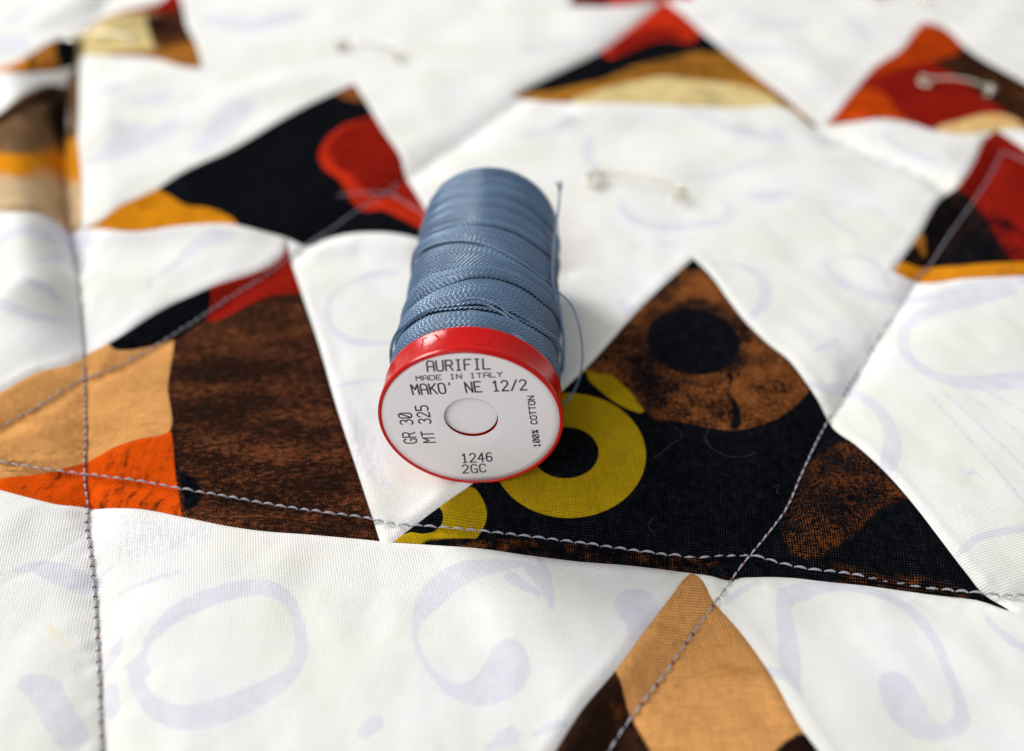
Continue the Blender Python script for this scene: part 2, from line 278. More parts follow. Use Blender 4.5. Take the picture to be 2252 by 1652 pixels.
ell = lambda cx, cy, rx, ry, rot=0, n=28: [(cx+rx*math.cos(a)*math.cos(rot)-ry*math.sin(a)*math.sin(rot), cy+rx*math.cos(a)*math.sin(rot)+ry*math.sin(a)*math.cos(rot)) for a in [2*math.pi*i/n for i in range(n)]]
SQ = (1, 1, 1)
BR1 = ('mottle', 'brown', 'cinnamon', 0.50, 0.78, (0.40, 1.3, 1), -0.12, 1500)
BRB = ('mottle', 'black', 'rust', 0.40, 0.64, SQ, 0, 1500)
DIM = ('mottle', 'black', 'umber', 0.44, 0.84, SQ, 0, 1500)
patches = {
 'P1': (BR1, [
    (Z4((-800,1500),(-800,1250),(0,1245),(230,1222),(350,1190),(470,1150),(590,1085),(700,1050),(880,1000),(900,1100),(905,1200),(940,1440),(945,1600),(400,1600)), ('streak','orange','brown',0.75,(3.0,0.5,1),0.05), 0.12, 0.15),
    (Z4((-900,1800),(-900,500),(0,700),(560,480),(890,500),(878,700),(868,760),(880,1000),(700,1050),(590,1088),(470,1155),(350,1192),(230,1222),(0,1250)), ('streak','tan','dgold',0.5,(0.3,1.6,1),0.15), 0.10, 0.10),
    (Z4((350,1090),(470,1080),(540,1060),(480,1100),(430,1135),(300,1150),(120,1190),(0,1250),(-100,1230),(0,1150),(150,1110)), ('mottle','black','tan',0.30,0.52,(0.4,1.4,1),0.1,500), 0.9, 0.7),
    (Z4((560,545),(560,480),(1085,200),(1088,385),(1062,420),(890,534),(845,548)), ('solid','black'), 0.05, 0.08),
    (Z4((1085,200),(1500,-60),(1700,100),(1590,275),(1400,305),(1070,418),(1090,350)), ('solid','red'), 0.05, 0.08),
    (Z4((895,540),(905,1000),(930,1200),(1020,1260),(1030,1380),(960,1420),(945,1330),(905,1180),(890,1000)), ('solid','black'), 0.35, 0.5)], 0.06),
 'P2': (('mottle','black','umber',0.86,1.2,SQ,0,500), [
    (Z6((735,30),(800,100),(950,300),(1170,480),(1270,600),(1240,650),(1190,705),(1100,775),(1000,812),(880,830),(760,812),(640,785),(530,755),(450,700),(400,620),(340,550),(250,520),(300,430),(560,200),(690,75)), BRB, 0.25, 0.3),
    (Z6((200,600),(300,470),(330,515),(370,590),(430,650),(500,755),(430,735),(350,690),(290,640),(250,600),(235,560)), ('solid','yellow'), 0.05, 0.1),
    (Z6((250,560),(330,420),(520,250),(640,120),(660,200),(560,330),(520,480),(600,560),(700,600),(640,680),(690,760),(600,790),(500,740),(430,650),(370,590)), ('mottle','black','rust',0.50,0.78,SQ,0,1500), 1.0, 0.9),
    (Z6(*ell(722,440,262,192,0.16)), ('mottle','black','rust',0.50,0.76,SQ,0,1500), 0.8, 0.7),
    (Z6(*ell(722,432,212,148,0.16)), ('solid','black'), 0.30, 0.30),
    (Z6((850,560),(905,590),(880,650),(925,720),(915,830),(890,830),(900,730),(865,660),(885,610)), ('solid','black'), 0.35, 0.35),
    (Z6((690,80),(760,60),(790,90),(740,110),(690,110)), ('solid','black'), 0.2, 0.4),
    (Z6(*ell(165,944,343,279)), ('streak','yellow','dgold',0.35,SQ,0), 0.06, 0.10),
    (Z6(*ell(148,930,150,116)), ('solid','black'), 0.06, 0.12),
    (Z7((2000,-30),(2085,-10),(2125,40),(2142,110),(2110,190),(2040,260),(1700,235),(1730,205),(1790,185),(1880,190),(1930,165),(1950,130),(1945,90),(1930,65)), ('streak','yellow','dgold',0.3,SQ,0), 0.06, 0.10),
    (Z6((1430,880),(1560,930),(1720,1120),(1650,1150),(1560,1180),(1480,1260),(1380,1340),(1180,1400),(1140,1340),(1115,1260),(1175,1090),(1240,980),(1320,915)), DIM, 0.5, 0.5),
    (Z6((1300,1440),(1600,1480),(1900,1540),(2000,1620),(1400,1560)), ('mottle','black','umber',0.5,0.85,SQ,0,500), 0.6, 0.8),
    (Z6((-500,1330),(0,1325),(250,1345),(600,1400),(860,1430),(900,1530),(0,1450)), ('mottle','black','umber',0.55,0.85,SQ,0,520), 0.3, 0.4)], 0.95),
 'P3': (('solid','black'), [
    (Z3((400,1500),(760,1280),(1000,1222),(1100,1270),(1200,1330),(1330,1345),(1440,1380),(1540,1455),(1500,1560),(500,1600)), ('solid','gold'), 0.1, 0.2),
    ([(830,245),(815,257),(760,275),(715,310),(700,345),(712,372),(745,395),(765,430),(790,462),(812,466),(835,462),(870,476),(925,505),(1000,560),(1000,300)], ('streak','bred','red',0.2,SQ,0), 0.1, 0.3),
    ([(850,250),(800,266),(748,290),(722,335),(736,362),(780,395),(812,430),(880,440),(940,470),(1000,520),(1000,300)], ('solid','red'), 0.3, 0.9),
    ([(735,190),(770,150),(830,215),(810,225),(775,222),(745,212)], ('solid','rust'), 0.1, 0.5)], 0.5),
 'P4': (('mottle','brown','taupe',0.20,0.62,(0.5,1.5,1),0.3,230), [
    ([(-400,370),(0,338),(70,340),(120,330),(170,300),(220,310),(220,600),(-400,600)], ('mottle','ochre','gold',0.25,0.6,(0.4,1.6,1),0.3,160), 0.6, 1.6),
    ([(-400,420),(0,385),(60,392),(120,380),(150,400),(220,400),(220,600),(-400,600)], ('streak','pink','taupe',0.55,(0.3,2.6,1),0.6), 0.7, 2.0),
    ([(-400,330),(0,255),(60,215),(110,190),(150,190),(130,215),(60,240),(0,275),(-400,400)], ('solid','brown'), 0.8, 1.6),
    ([(105,225),(140,205),(148,300),(140,345),(120,300)], ('solid','brown'), 1.2, 1.6)], 0.2),
 'P5': (('solid','black'), [
    ([(-100,180),(-100,100),(75,80),(80,110),(78,135),(84,180)], ('solid','gold'), 0.3, 0.7),
    ([(74,90),(95,90),(88,170),(80,170)], ('solid','brown'), 0.3, 0.9),
    ([(88,80),(117,80),(122,120),(140,170),(84,170)], ('solid','dgold'), 0.3, 0.7),
    ([(175,60),(230,20),(330,-60),(480,-60),(480,200),(250,200),(172,160),(174,100)], ('solid','cream'), 0.2, 0.6),
    ([(190,72),(230,45),(262,33),(330,28),(360,32),(410,20),(440,-60),(200,-40)], ('solid','red'), 0.2, 0.6),
    ([(323,34),(356,32),(405,20),(440,80),(420,100),(370,108),(345,109),(330,80)], ('mottle','brown','rust',0.5,0.9,SQ,0,250), 0.3, 0.6),
    ([(235,121),(290,115),(345,109),(372,104),(415,94),(445,90),(460,170),(250,140)], ('solid','dgold'), 0.3, 0.8)], 0.3),
 'P6': (('solid','black'), [
    (Z5((320,240),(385,215),(410,255),(470,245),(600,190),(700,175),(790,190),(830,150),(900,60),(700,-60),(500,-40)), ('solid','bred'), 0.3, 0.7),
    (Z5((420,235),(640,120),(740,150),(790,175),(700,168),(600,185),(480,240)), ('solid','red'), 0.8, 1.2),
    (Z5((-60,470),(0,405),(60,410),(200,400),(300,375),(420,345),(520,300),(640,270),(740,250),(820,230),(900,240),(935,215),(1100,330),(1420,600),(400,600)), ('mottle','brown','ochre',0.26,0.66,(0.5,1.8,1),0.2,260), 0.5, 0.8),
    (Z5((250,450),(400,395),(520,365),(650,340),(800,355),(950,370),(1080,400),(1160,440),(1240,520),(600,600)), ('solid','cream'), 0.3, 0.9)], 0.2),
 'P7': (('streak','red','dred',0.6,SQ,0), [
    (Z5((1400,600),(1350,560),(1450,440),(1560,380),(1640,420),(1700,500),(1790,560),(1700,620)), ('mottle','dred','orange',0.34,0.72,(0.4,2.4,1),0.5,300), 0.5, 0.8),
    (Z5((1560,330),(1620,270),(1720,190),(1780,80),(2000,100),(2030,230),(1940,250),(1850,270),(1750,290)), ('mottle','dred','orange',0.15,1.0,(0.4,2.0,1),0.4,200), 0.5, 1.0),
    (Z5((1850,275),(1960,235),(2010,190),(2300,330),(2900,600),(2300,600),(2180,500),(2060,420),(1950,330)), ('mottle','brown','umber',0.5,0.85,SQ,0,200), 0.4, 0.9),
    (Z5((1860,580),(1980,530),(2130,500),(2260,560),(2300,640),(1900,640)), ('mottle','tan','cream',0.3,0.6,SQ,0,160), 0.4, 0.9)], 0.7),
 'P8': (('streak','red','dred',0.7,(1,1.4,1),0.3), [
    (Z5((2050,900),(2150,940),(2252,1030),(2400,1100),(2500,1200),(2150,1200),(2110,1050)), ('mottle','black','red',0.42,0.62,SQ,0,420), 0.8, 0.8),
    (Z5((1840,950),(1890,850),(1930,832),(1990,850),(2040,910),(2080,960),(2130,1040),(2160,1110),(2170,1180),(1600,1250),(1700,1100)), ('mottle','black','umber',0.62,0.95,SQ,0,420), 0.5, 0.4),
    (Z5((1600,1190),(1690,1155),(1800,1180),(1950,1172),(2100,1160),(2252,1155),(2900,1140),(2900,1400),(1600,1400)), ('mottle','dgold','gold',0.3,0.6,(0.5,2,1),0,260), 0.2, 0.3),
    (Z5((1790,1010),(1815,1050),(1810,1140),(1780,1090),(1755,1080)), ('solid','dgold'), 0.2, 0.3)], 1.0),
 'P9': (('streak','tan','dgold',0.5,(0.5,1.8,1),0.4), [
    (Z8((-100,1400),(150,1000),(455,700),(480,760),(520,900),(560,970),(620,1080),(660,1400)), ('mottle','brown','umber',0.5,0.9,SQ,0,260), 0.15, 0.25),
    (Z8((1100,1400),(1150,1060),(1290,975),(1330,980),(1400,1020),(1700,1400)), ('solid','brown'), 0.4, 0.3)], 0.7),
 'P10': (('solid','bred'), [([(1230,30),(1200,-60),(1330,-80),(1330,30)], ('solid','dred'), 0.5, 2.0)], 0.2)}
labels = {'P1': 'triangular patch printed in brown, tan and orange with a red tip', 'P2': 'black triangular patch printed with yellow rings and a brown blot',
 'P3': 'black triangular patch with a red area and a golden corner', 'P4': 'folded tan and brown patch beside the deep crease',
 'P5': 'blurred patch in cream, black, brown and gold at the far left', 'P6': 'blurred patch with a red tip over black, gold and cream',
 'P7': 'blurred rust red patch that a safety pin goes through', 'P8': 'red and black patch with a golden lower edge', 'P9': 'tan patch with dark brown corners in the foreground', 'P10': 'orange patch at the far edge'}

# pale lavender print of the white cloth: strokes (x, y, width)
ghosts = [
 Z7((640,690,20),(665,640,40),(720,580,66),(820,510,80),(950,455,80),(1080,425,72),(1190,430,60),(1270,480,46),(1315,590,44),(1325,690,52),(1285,790,66),(1160,880,90),(1010,950,100),(860,990,92),(750,985,72),(660,930,54),(608,850,46),(600,770,60),(640,700,30)),
 Z7((550,775,10),(590,760,40),(640,790,40)),
 [(1215,1340,6),(1205,1295,26),(1160,1245,22)], [(1150,1240,14),(1080,1245,40),(1000,1268,56),(945,1320,52),(912,1385,12),(925,1440,11),(960,1490,16),(1010,1522,34),(1070,1515,66),(1110,1480,86),(1120,1440,66)],
 [(1400,1335,86),(1412,1350,76),(1400,1385,40),(1388,1405,14)],
 Z8((1180,350,30),(1195,440,56),(1212,560,66),(1225,680,72),(1240,750,44),(1272,805,8)),
 Z8((1210,370,80),(1350,330,70),(1500,335,66),(1640,370,64),(1760,440,56),(1850,550,40),(1920,700,30),(1970,830,36),(1975,920,50),(1900,965,44),(1800,940,90),(1730,860,140),(1690,780,120)),
 Z8((100,980,20),(180,940,34),(240,930,20)), Z8((2080,460,16),(2160,540,40),(2252,600,44)), Z8((1960,190,20),(2040,120,26),(2140,90,30),(2300,70,34)), Z8((1120,690,30),(1200,720,50)),
 Z8((0,600,80),(30,690,90),(0,760,60)), Z8((120,200,26),(150,280,40),(180,430,12)), Z8((0,290,60),(60,330,40),(120,360,26)),
 Z6((1240,615,26),(1300,640,50),(1400,655,56),(1500,690,52),(1580,770,50),(1615,880,62),(1600,970,64),(1565,1030,30)),
 Z6((1300,70,14),(1350,130,44),(1430,190,56),(1540,225,62),(1650,245,56),(1780,235,46),(1950,190,60),(2200,150,66),(2500,130,60)), Z6((1310,70,16),(1400,48,22),(1500,55,30),(1570,110,34),(1600,180,20)),
 Z6((2150,200,40),(1950,255,52),(1800,290,54),(1700,340,46),(1660,410,40),(1680,490,40),(1760,560,46),(1880,605,62),(2020,615,76),(2180,600,76),(2500,560,60)),
 Z6((780,80,20),(880,80,32),(980,110,44),(1045,180,50),(1035,260,48),(980,320,30)), Z6((1245,475,6),(1310,455,30),(1365,415,16)), Z6((1350,430,20),(1400,475,10)), Z6((400,250,40),(430,280,60),(420,310,30)),
 [(878,600,10),(840,600,20),(795,612,16),(755,630,10),(727,655,13),(720,690,12),(732,722,12),(765,747,22),(812,756,25),(860,752,20)],
 [(735,850,10),(790,840,14),(850,836,10)],
 Z5((480,880,20),(490,930,36),(560,975,50),(680,1000,58),(830,985,58),(940,960,46),(955,910,34),(900,870,20)), Z5((1060,860,60),(1120,865,90),(1190,850,50),(1250,860,14)),
 Z5((760,790,20),(900,770,30),(1050,720,34),(1200,700,28),(1450,710,26),(1700,740,24)), Z5((1220,850,14),(1350,900,22),(1500,905,26),(1640,940,26)), Z5((1370,930,30),(1450,1000,30),(1560,1070,16)),
 Z5((760,480,40),(900,540,50),(1060,590,60),(1180,600,60),(1150,560,30)), Z5((1330,600,60),(1400,640,70)), Z5((1640,590,30),(1700,640,40),(1850,700,50)), Z5((520,1080,20),(650,1080,26),(800,1060,20)),
 Z5((60,590,50),(180,570,50),(270,520,40)), Z5((350,600,30),(330,690,40),(380,740,20)), Z5((1000,60,60),(1200,110,70),(1300,100,40)), Z5((950,200,60),(1150,230,70),(1300,250,30)), Z5((60,220,50),(250,190,40)), Z5((1480,80,60),(1560,160,60)),
 Z3((880,640,30),(960,650,60),(1060,600,34)), Z3((600,600,20),(740,570,30)), Z3((760,800,30),(860,850,50),(830,930,70),(740,990,50),(600,1030,24)), Z3((1560,680,60),(1500,760,60),(1400,880,50),(1280,960,40)), Z3((900,950,20),(1000,880,50),(1100,800,40)),
 Z3((60,250,50),(80,320,50)), Z3((200,70,50),(120,120,60)), Z3((1400,120,60),(1600,160,80),(1900,100,60)), Z3((460,1560,60),(520,1590,50)), Z3((1230,1620,40),(1380,1540,50),(1500,1520,20)), Z3((0,1540,30),(120,1500,40),(300,1510,30)),
 Z4((120,200,20),(200,245,46),(290,310,30)), Z4((-100,320,50),(20,350,40),(160,400,40),(320,430,24)), Z4((780,270,20),(770,230,24),(830,190,30),(900,140,40),(990,70,30)), Z4((400,60,30),(480,20,40)), Z4((200,120,30),(340,90,20)),
 Z7((60,350,20),(160,330,50),(260,360,80),(400,420,80)), Z7((120,840,60),(190,870,90),(240,960,90),(320,1080,90)), Z7((460,790,20),(500,720,50),(530,640,14)), Z7((480,880,60),(495,960,60)), Z7((530,450,14),(650,395,22),(800,350,16)), Z7((440,390,16),(490,330,22)),
 Z7((1600,1060,50),(1650,1020,60)), Z7((2140,1130,30),(2252,1080,60)), Z7((2180,1080,20),(2252,1040,20))]
script_lines = []
for k in range(6):
    a = np.array((1760+k*62, 650-k*14.)); b = np.array((2290+k*50, 1250-k*120.))
    script_lines.append(Z6((a[0],a[1],17),((a[0]+b[0])/2,(a[1]+b[1])/2-10,19),(b[0],b[1],22)))
script_lines += [Z6((1950,1030,20),(1975,1005,24),(2000,1030,18)), Z6((1690+0,1240,16),(1720,1255,20))]
script_lines += [[(20+x, 1125+8*(x%3)+max(0,(x-250))*.08, 5), (17+x, 1180+10*(x%2), 7), (12+x, 1240-0.25*(x-260), 4)] for x in range(250, 450, 14)]
script_lines += [[(770+x, 880+1.4*x, 5), (772+x*1.2, 960+1.2*x, 6), (790+x*1.5, 1040+x, 5)] for x in range(0, 60, 13)]
script_lines += [Z8((940,400,30),(1000,350,40),(1090,310,30)), Z8((1230,320,14),(1300,310,20))]

s = NT('white_printed_cotton'); w = s.weave(0.5)
g1 = s.ramp(s.math('ADD', s.attr('ghost'), s.math('MULTIPLY', s.math('SUBTRACT', s.noise(420, 5, 0.7), 0.5), 0.9)), -0.22, 0.22)
worn = s.ramp(s.noise(260, 6, 0.8), 0.38, 0.55); g1 = s.math('MULTIPLY', g1, s.math('MULTIPLY_ADD', worn, 0.40, 0.60))
g2 = s.ramp(s.math('ADD', s.attr('script'), s.math('MULTIPLY', s.math('SUBTRACT', s.noise(1500, 3, 0.6), 0.5), 1.9)), -0.12, 0.3)
cb = s.mix(s.ramp(s.noise(38, 3), 0.4, 0.62), (0.815, 0.81, 0.795), (0.785, 0.785, 0.725))
cb = s.mix(s.math('MULTIPLY', g1, 0.60), cb, (0.60, 0.615, 0.735)); cb = s.mix(s.math('MULTIPLY', g2, 0.55), cb, (0.60, 0.62, 0.75))
# one small yellow stain on the near left of the cloth
cb = s.mix(s.math('MULTIPLY', s.ramp(s.math('ADD', s.attr('stain'), s.math('MULTIPLY', s.math('SUBTRACT', s.noise(500, 3), 0.5), 1.6)), -0.8, 0.5), 0.5), cb, (0.82, 0.66, 0.36))
MWHITE = s.finish(cb, w, rough=0.95, wcol=0.16, bump=0.10, spec=0.03, sheen=0.0)

# ------------------------------------------------------------------ quilt mesh
seg_pts = []; edges = []
def add_line(P):
    base = len(seg_pts)
    for p in P: seg_pts.append((float(p[0]), float(p[1])))
    edges.extend((base+i, base+i+1) for i in range(len(P)-1))
for l in seams: add_line(smooth(l, 7.0))
sp = np.array(seg_pts)
frame = np.array([(X0, Y0), (X1, Y0), (X1, Y1), (X0, Y1), (X0, Y0)], float)
fr = []
for a, b in zip(frame[:-1], frame[1:]):
    m = int(np.hypot(*(b-a))/25)
    fr += [a+(b-a)*k/m for k in range(m)]
fr.append(frame[0]); add_line(fr)
gx = np.arange(X0+6, X1-5, 8.0); gy = np.arange(Y0+6, Y1-5, 8.0)
GX, GY = np.meshgrid(gx, gy); G = np.stack([GX.ravel(), GY.ravel()], 1); G += rng.uniform(-1.6, 1.6, G.shape)
out = (G[:, 0] < -40) | (G[:, 0] > 2292) | (G[:, 1] > 1692) | (G[:, 1] < -30)
keepm = (~out) | (rng.random(len(G)) < 0.22)
G = G[keepm]
cell = {}
for q in sp: cell.setdefault((int(q[0]//8), int(q[1]//8)), []).append(q)
ok = np.ones(len(G), bool)
for i, (x, y) in enumerate(G):
    cx, cy = int(x//8), int(y//8)
    for a in (-1, 0, 1):
        for b in (-1, 0, 1):
            for q in cell.get((cx+a, cy+b), ()):
                if (q[0]-x)**2+(q[1]-y)**2 < 16: ok[i] = False
G = G[ok]
allp = [Vector(p) for p in seg_pts]+[Vector((float(x), float(y))) for x, y in G]
ov, oe, of, o1, o2, o3 = delaunay_2d_cdt(allp, edges, [], 0, 1e-3)
V2 = np.array([(v.x, v.y) for v in ov]); print('quilt verts', len(V2), 'faces', len(of))
con = set()
for e, src in zip(oe, o2):
    if len(src) and any(k < len(edges) for k in src): con.add((min(e), max(e)))
e2f = {}
for fi, f in enumerate(of):
    for k in range(3):
        a, b = f[k], f[(k+1) % 3]; e2f.setdefault((min(a, b), max(a, b)), []).append(fi)
reg = [-1]*len(of); nr = 0
for s0 in range(len(of)):
    if reg[s0] >= 0: continue
    st = [s0]; reg[s0] = nr
    while st:
        f = of[st.pop()]
        for k in range(3):
            a, b = f[k], f[(k+1) % 3]; key = (min(a, b), max(a, b))
            if key in con: continue
            for g in e2f[key]:
                if reg[g] < 0: reg[g] = nr; st.append(g)
    nr += 1
reg = np.array(reg); cnt = np.bincount(reg); print('regions', nr, cnt)
V3 = on_quilt(V2)
fc = V2[np.array(of)].mean(1)
F = np.array(of)
def find_region(pt):
    p = np.array(pt); a, b, c = V2[F[:, 0]], V2[F[:, 1]], V2[F[:, 2]]
    cr = lambda u, v: u[:, 0]*v[:, 1]-u[:, 1]*v[:, 0]
    s1 = cr(b-a, p-a); s2 = cr(c-b, p-b); s3 = cr(a-c, p-c)
    i = np.where(((s1 >= 0) & (s2 >= 0) & (s3 >= 0)) | ((s1 <= 0) & (s2 <= 0) & (s3 <= 0)))[0][0]
    return reg[i]
regname = {find_region(v): k for k, v in seeds.items()}
ce = []; we = []
for (a, b) in con:
    rs_ = {int(reg[g]) for g in e2f.get((a, b), ())}
    if len(rs_) < 2: continue
    (ce if any(r in regname for r in rs_) else we).append((a, b))
ce = np.array(ce); we = np.array(we)
SA, SB = V3[ce[:, 0], :2].copy(), V3[ce[:, 1], :2].copy(); WA_, WB_ = V3[we[:, 0], :2].copy(), V3[we[:, 1], :2].copy()
dseam = seg_dist(V3[:, :2], SA, SB); dwh = seg_dist(V3[:, :2], WA_, WB_)
V3[:, 2] -= 0.42*np.exp(-(dseam/0.55)**1.2)
V3[:, 2] += 0.26*np.exp(-((dseam-1.6)/1.2)**2)
V3[:, 2] -= 0.10*np.exp(-(dwh/0.8)**1.5)
quilt = thing('quilt', 'loosely laid white quilt with dark printed triangular patches and grey quilting stitches', 'quilt')
wid = lambda l: np.array([p[2] if len(p) > 2 else 0 for p in l])
def stroke_field(Q, lines, mm_scale=True):
    out = np.full(len(Q), -9.0)
    for l in lines:
        A = np.array(smooth([(p[0], p[1], p[2]) for p in l], 14)); W = on_quilt(A[:, :2])[:, :2]
        # pixel width -> millimetres at that place
        depth = np.linalg.norm(np.column_stack([W[:, 0], W[:, 1], np.full(len(W), CAMH)]), axis=1)
        wmm = np.maximum(A[:, 2], 1)/FPX*depth*1.08
        lo = W.min(0)-8; hi = W.max(0)+8
        m = np.where((Q[:, 0] > lo[0]) & (Q[:, 0] < hi[0]) & (Q[:, 1] > lo[1]) & (Q[:, 1] < hi[1]))[0]
        if len(m) == 0: continue
        d = seg_dist(Q[m], W[:-1], W[1:], wmm[:-1], wmm[1:]); out[m] = np.maximum(out[m], d)
    return out
ghost = stroke_field(V3[:, :2], ghosts); script = stroke_field(V3[:, :2], script_lines)
stain = stroke_field(V3[:, :2], [[(112,1380,3),(118,1395,10),(125,1400,6)], [(140,1408,3),(148,1412,5)]])
for r in range(nr):
    if cnt[r] < 3: continue
    fs = F[reg == r]; ids, inv = np.unique(fs.ravel(), return_inverse=True); fs = inv.reshape(-1, 3)
    nm = regname.get(r); V = V3[ids].copy()
    if nm: V[:, 2] += 0.16
    ec = {}
    for f in fs:
        for k in range(3): ec[(f[k], f[(k+1) % 3])] = 1
    bnd = [(a, b) for (a, b) in ec if (b, a) not in ec]
    # turn the edge under: a skirt 1 mm deep
    bid = sorted({a for e in bnd for a in e}); nb = len(bid); mp = {b: len(V)+i for i, b in enumerate(bid)}
    sk = np.vstack([V[bid], V[bid]]); sk[nb:, 2] -= 1.0
    faces = [tuple(int(x) for x in f) for f in fs]
    # ensure up-facing
    a, b, c = V[fs[0][0]], V[fs[0][1]], V[fs[0][2]]
    flip = np.cross(b-a, c-a)[2] < 0
    if flip: faces = [f[::-1] for f in faces]
    faces += [(mp[a], mp[b], mp[b]+nb, mp[a]+nb) if flip else (mp[b], mp[a], mp[a]+nb, mp[b]+nb) for a, b in bnd]
    VV = np.vstack([V, sk]); me = mesh_of('patch_mesh', VV*MM, faces)
    ext = np.concatenate([np.arange(len(ids)), np.array(bid, int), np.array(bid, int)])
    def put(name, arr):
        at = me.attributes.new(name, 'FLOAT', 'POINT'); at.data.foreach_set('value', np.ascontiguousarray(arr[ext], dtype=np.float32))
    if nm:
        base, layers, rot = patches[nm]
        for i, (poly, st, rag, soft) in enumerate(layers):
            P = on_quilt(smooth([p[:2] for p in poly], 12, True))[:, :2]
            put('print_%d' % i, poly_sdf(V[:, :2], P))
        me.materials.append(patch_material('printed_cotton', base, layers, rot))
        o = link('printed_patch', me, quilt); o['label'] = labels[nm]
    else:
        put('ghost', ghost[ids]); put('script', script[ids]); put('stain', stain[ids])
        me.materials.append(MWHITE); o = link('white_patch', me, quilt)

# backing layer that closes the quilt from below
BK = at_z(np.array([(X0,Y0),(X1,Y0),(X1,Y1),(X0,Y1)], float), -9)
bx = BK.mean(0); n = 4
Vb = [(x, y, z) for z in (-9.0, -7.5) for x, y in BK]
s = NT('cotton_backing'); m = s.finish(s.mix(0.5, (0.7, 0.7, 0.68), (0.7, 0.7, 0.68)), s.weave(0.0)); 
link('backing', mesh_of('backing', np.array(Vb)*MM, [(3,2,1,0),(4,5,6,7),(0,1,5,4),(1,2,6,5),(2,3,7,6),(3,0,4,7)], m, False), quilt)

# ------------------------------------------------------------------ tubes
def tube(P, r, sides=8, closed=False, caps=True, rs=None):
    P = [Vector(p) for p in P]; n = len(P); V = []; Fc = []
    T = [(P[min(i+1, n-1)]-P[max(i-1, 0)]).normalized() for i in range(n)]
    up = Vector((0, 0, 1)) if abs(T[0].z) < 0.9 else Vector((1, 0, 0))
    N = (up-T[0]*up.dot(T[0])).normalized()
    for i in range(n):
        N = (N-T[i]*N.dot(T[i])).normalized(); B = T[i].cross(N); rr = rs[i] if rs is not None else r
        for k in range(sides):
            a = 2*math.pi*k/sides; V.append(P[i]+(N*math.cos(a)+B*math.sin(a))*rr)
    for i in range(n-1):
        for k in range(sides):
            a = i*sides+k; b = i*sides+(k+1) % sides; Fc.append((a, b, b+sides, a+sides))
    if caps: Fc.append(tuple(range(sides))[::-1]); Fc.append(tuple((n-1)*sides+k for k in range(sides)))
    return V, Fc
def join(parts):
    V = []; Fc = []
    for v, f in parts:
        b = len(V); V += list(v); Fc += [tuple(i+b for i in g) for g in f]
    return V, Fc
def rope(P, r, pitch, plies=2, sides=6, pr=None):
    """plied yarn along a path (mm)"""
    P = [Vector(p) for p in P]; n = len(P)
    L = [0]; 
    for i in range(1, n): L.append(L[-1]+(P[i]-P[i-1]).length)
    T = [(P[min(i+1, n-1)]-P[max(i-1, 0)]).normalized() for i in range(n)]
    up = Vector((0, 0, 1)) if abs(T[0].z) < 0.9 else Vector((1, 0, 0)); N = (up-T[0]*up.dot(T[0])).normalized(); paths = [[] for _ in range(plies)]
    for i in range(n):
        N = (N-T[i]*N.dot(T[i])).normalized(); B = T[i].cross(N)
        for q in range(plies):
            a = 2*math.pi*(L[i]/pitch+q/plies); k = (pr[i] if pr is not None else 1.0)
            paths[q].append(P[i]+(N*math.cos(a)+B*math.sin(a))*r*0.5*k)
    return join([tube(p, r*0.56, sides) for p in paths])
def scaled(vf): return [v*MM for v in vf[0]], vf[1]

# ------------------------------------------------------------------ stitches
s = NT('grey_sewing_thread'); 
s.set(s.b.inputs['Base Color'], s.mix(s.noise(900, 2), (0.30, 0.30, 0.34), (0.46, 0.46, 0.51))); s.b.inputs['Roughness'].default_value = 0.45; MST = s.m
s = NT('dark_red_bobbin_thread'); s.set(s.b.inputs['Base Color'], s.mix(s.noise(900, 2), (0.13, 0.012, 0.02), (0.20, 0.02, 0.03))); s.b.inputs['Roughness'].default_value = 0.6; MBT = s.m
def stitch_mesh(L, arch, r):
    P = [(L*(t-0.5), 0, arch*math.sin(math.pi*t)-0.42*(abs(2*t-1)**5)) for t in np.linspace(0, 1, 15)]
    v, f = scaled(rope(P, r, 4.6, 2, 6, [1.0-0.55*abs(2*t-1)**3 for t in np.linspace(0, 1, 15)])); return mesh_of('stitch', v, f, MST)
variants = [stitch_mesh(2.05+0.12*k, 0.30+0.05*(k % 2), 0.25+0.01*k) for k in range(4)]
dot = mesh_of('bobbin_loop', *scaled(tube([(-0.18, -0.30, -0.25), (-0.02, -0.16, 0.10), (0.02, 0.0, 0.22), (0.02, 0.16, 0.10), (0.18, 0.30, -0.25)], 0.12, 6)), MBT)
nst = 0
bias = {'A': 0.12, 'B': -0.02, 'C': 0.08, 'D': -0.08, 'E': 0.12}
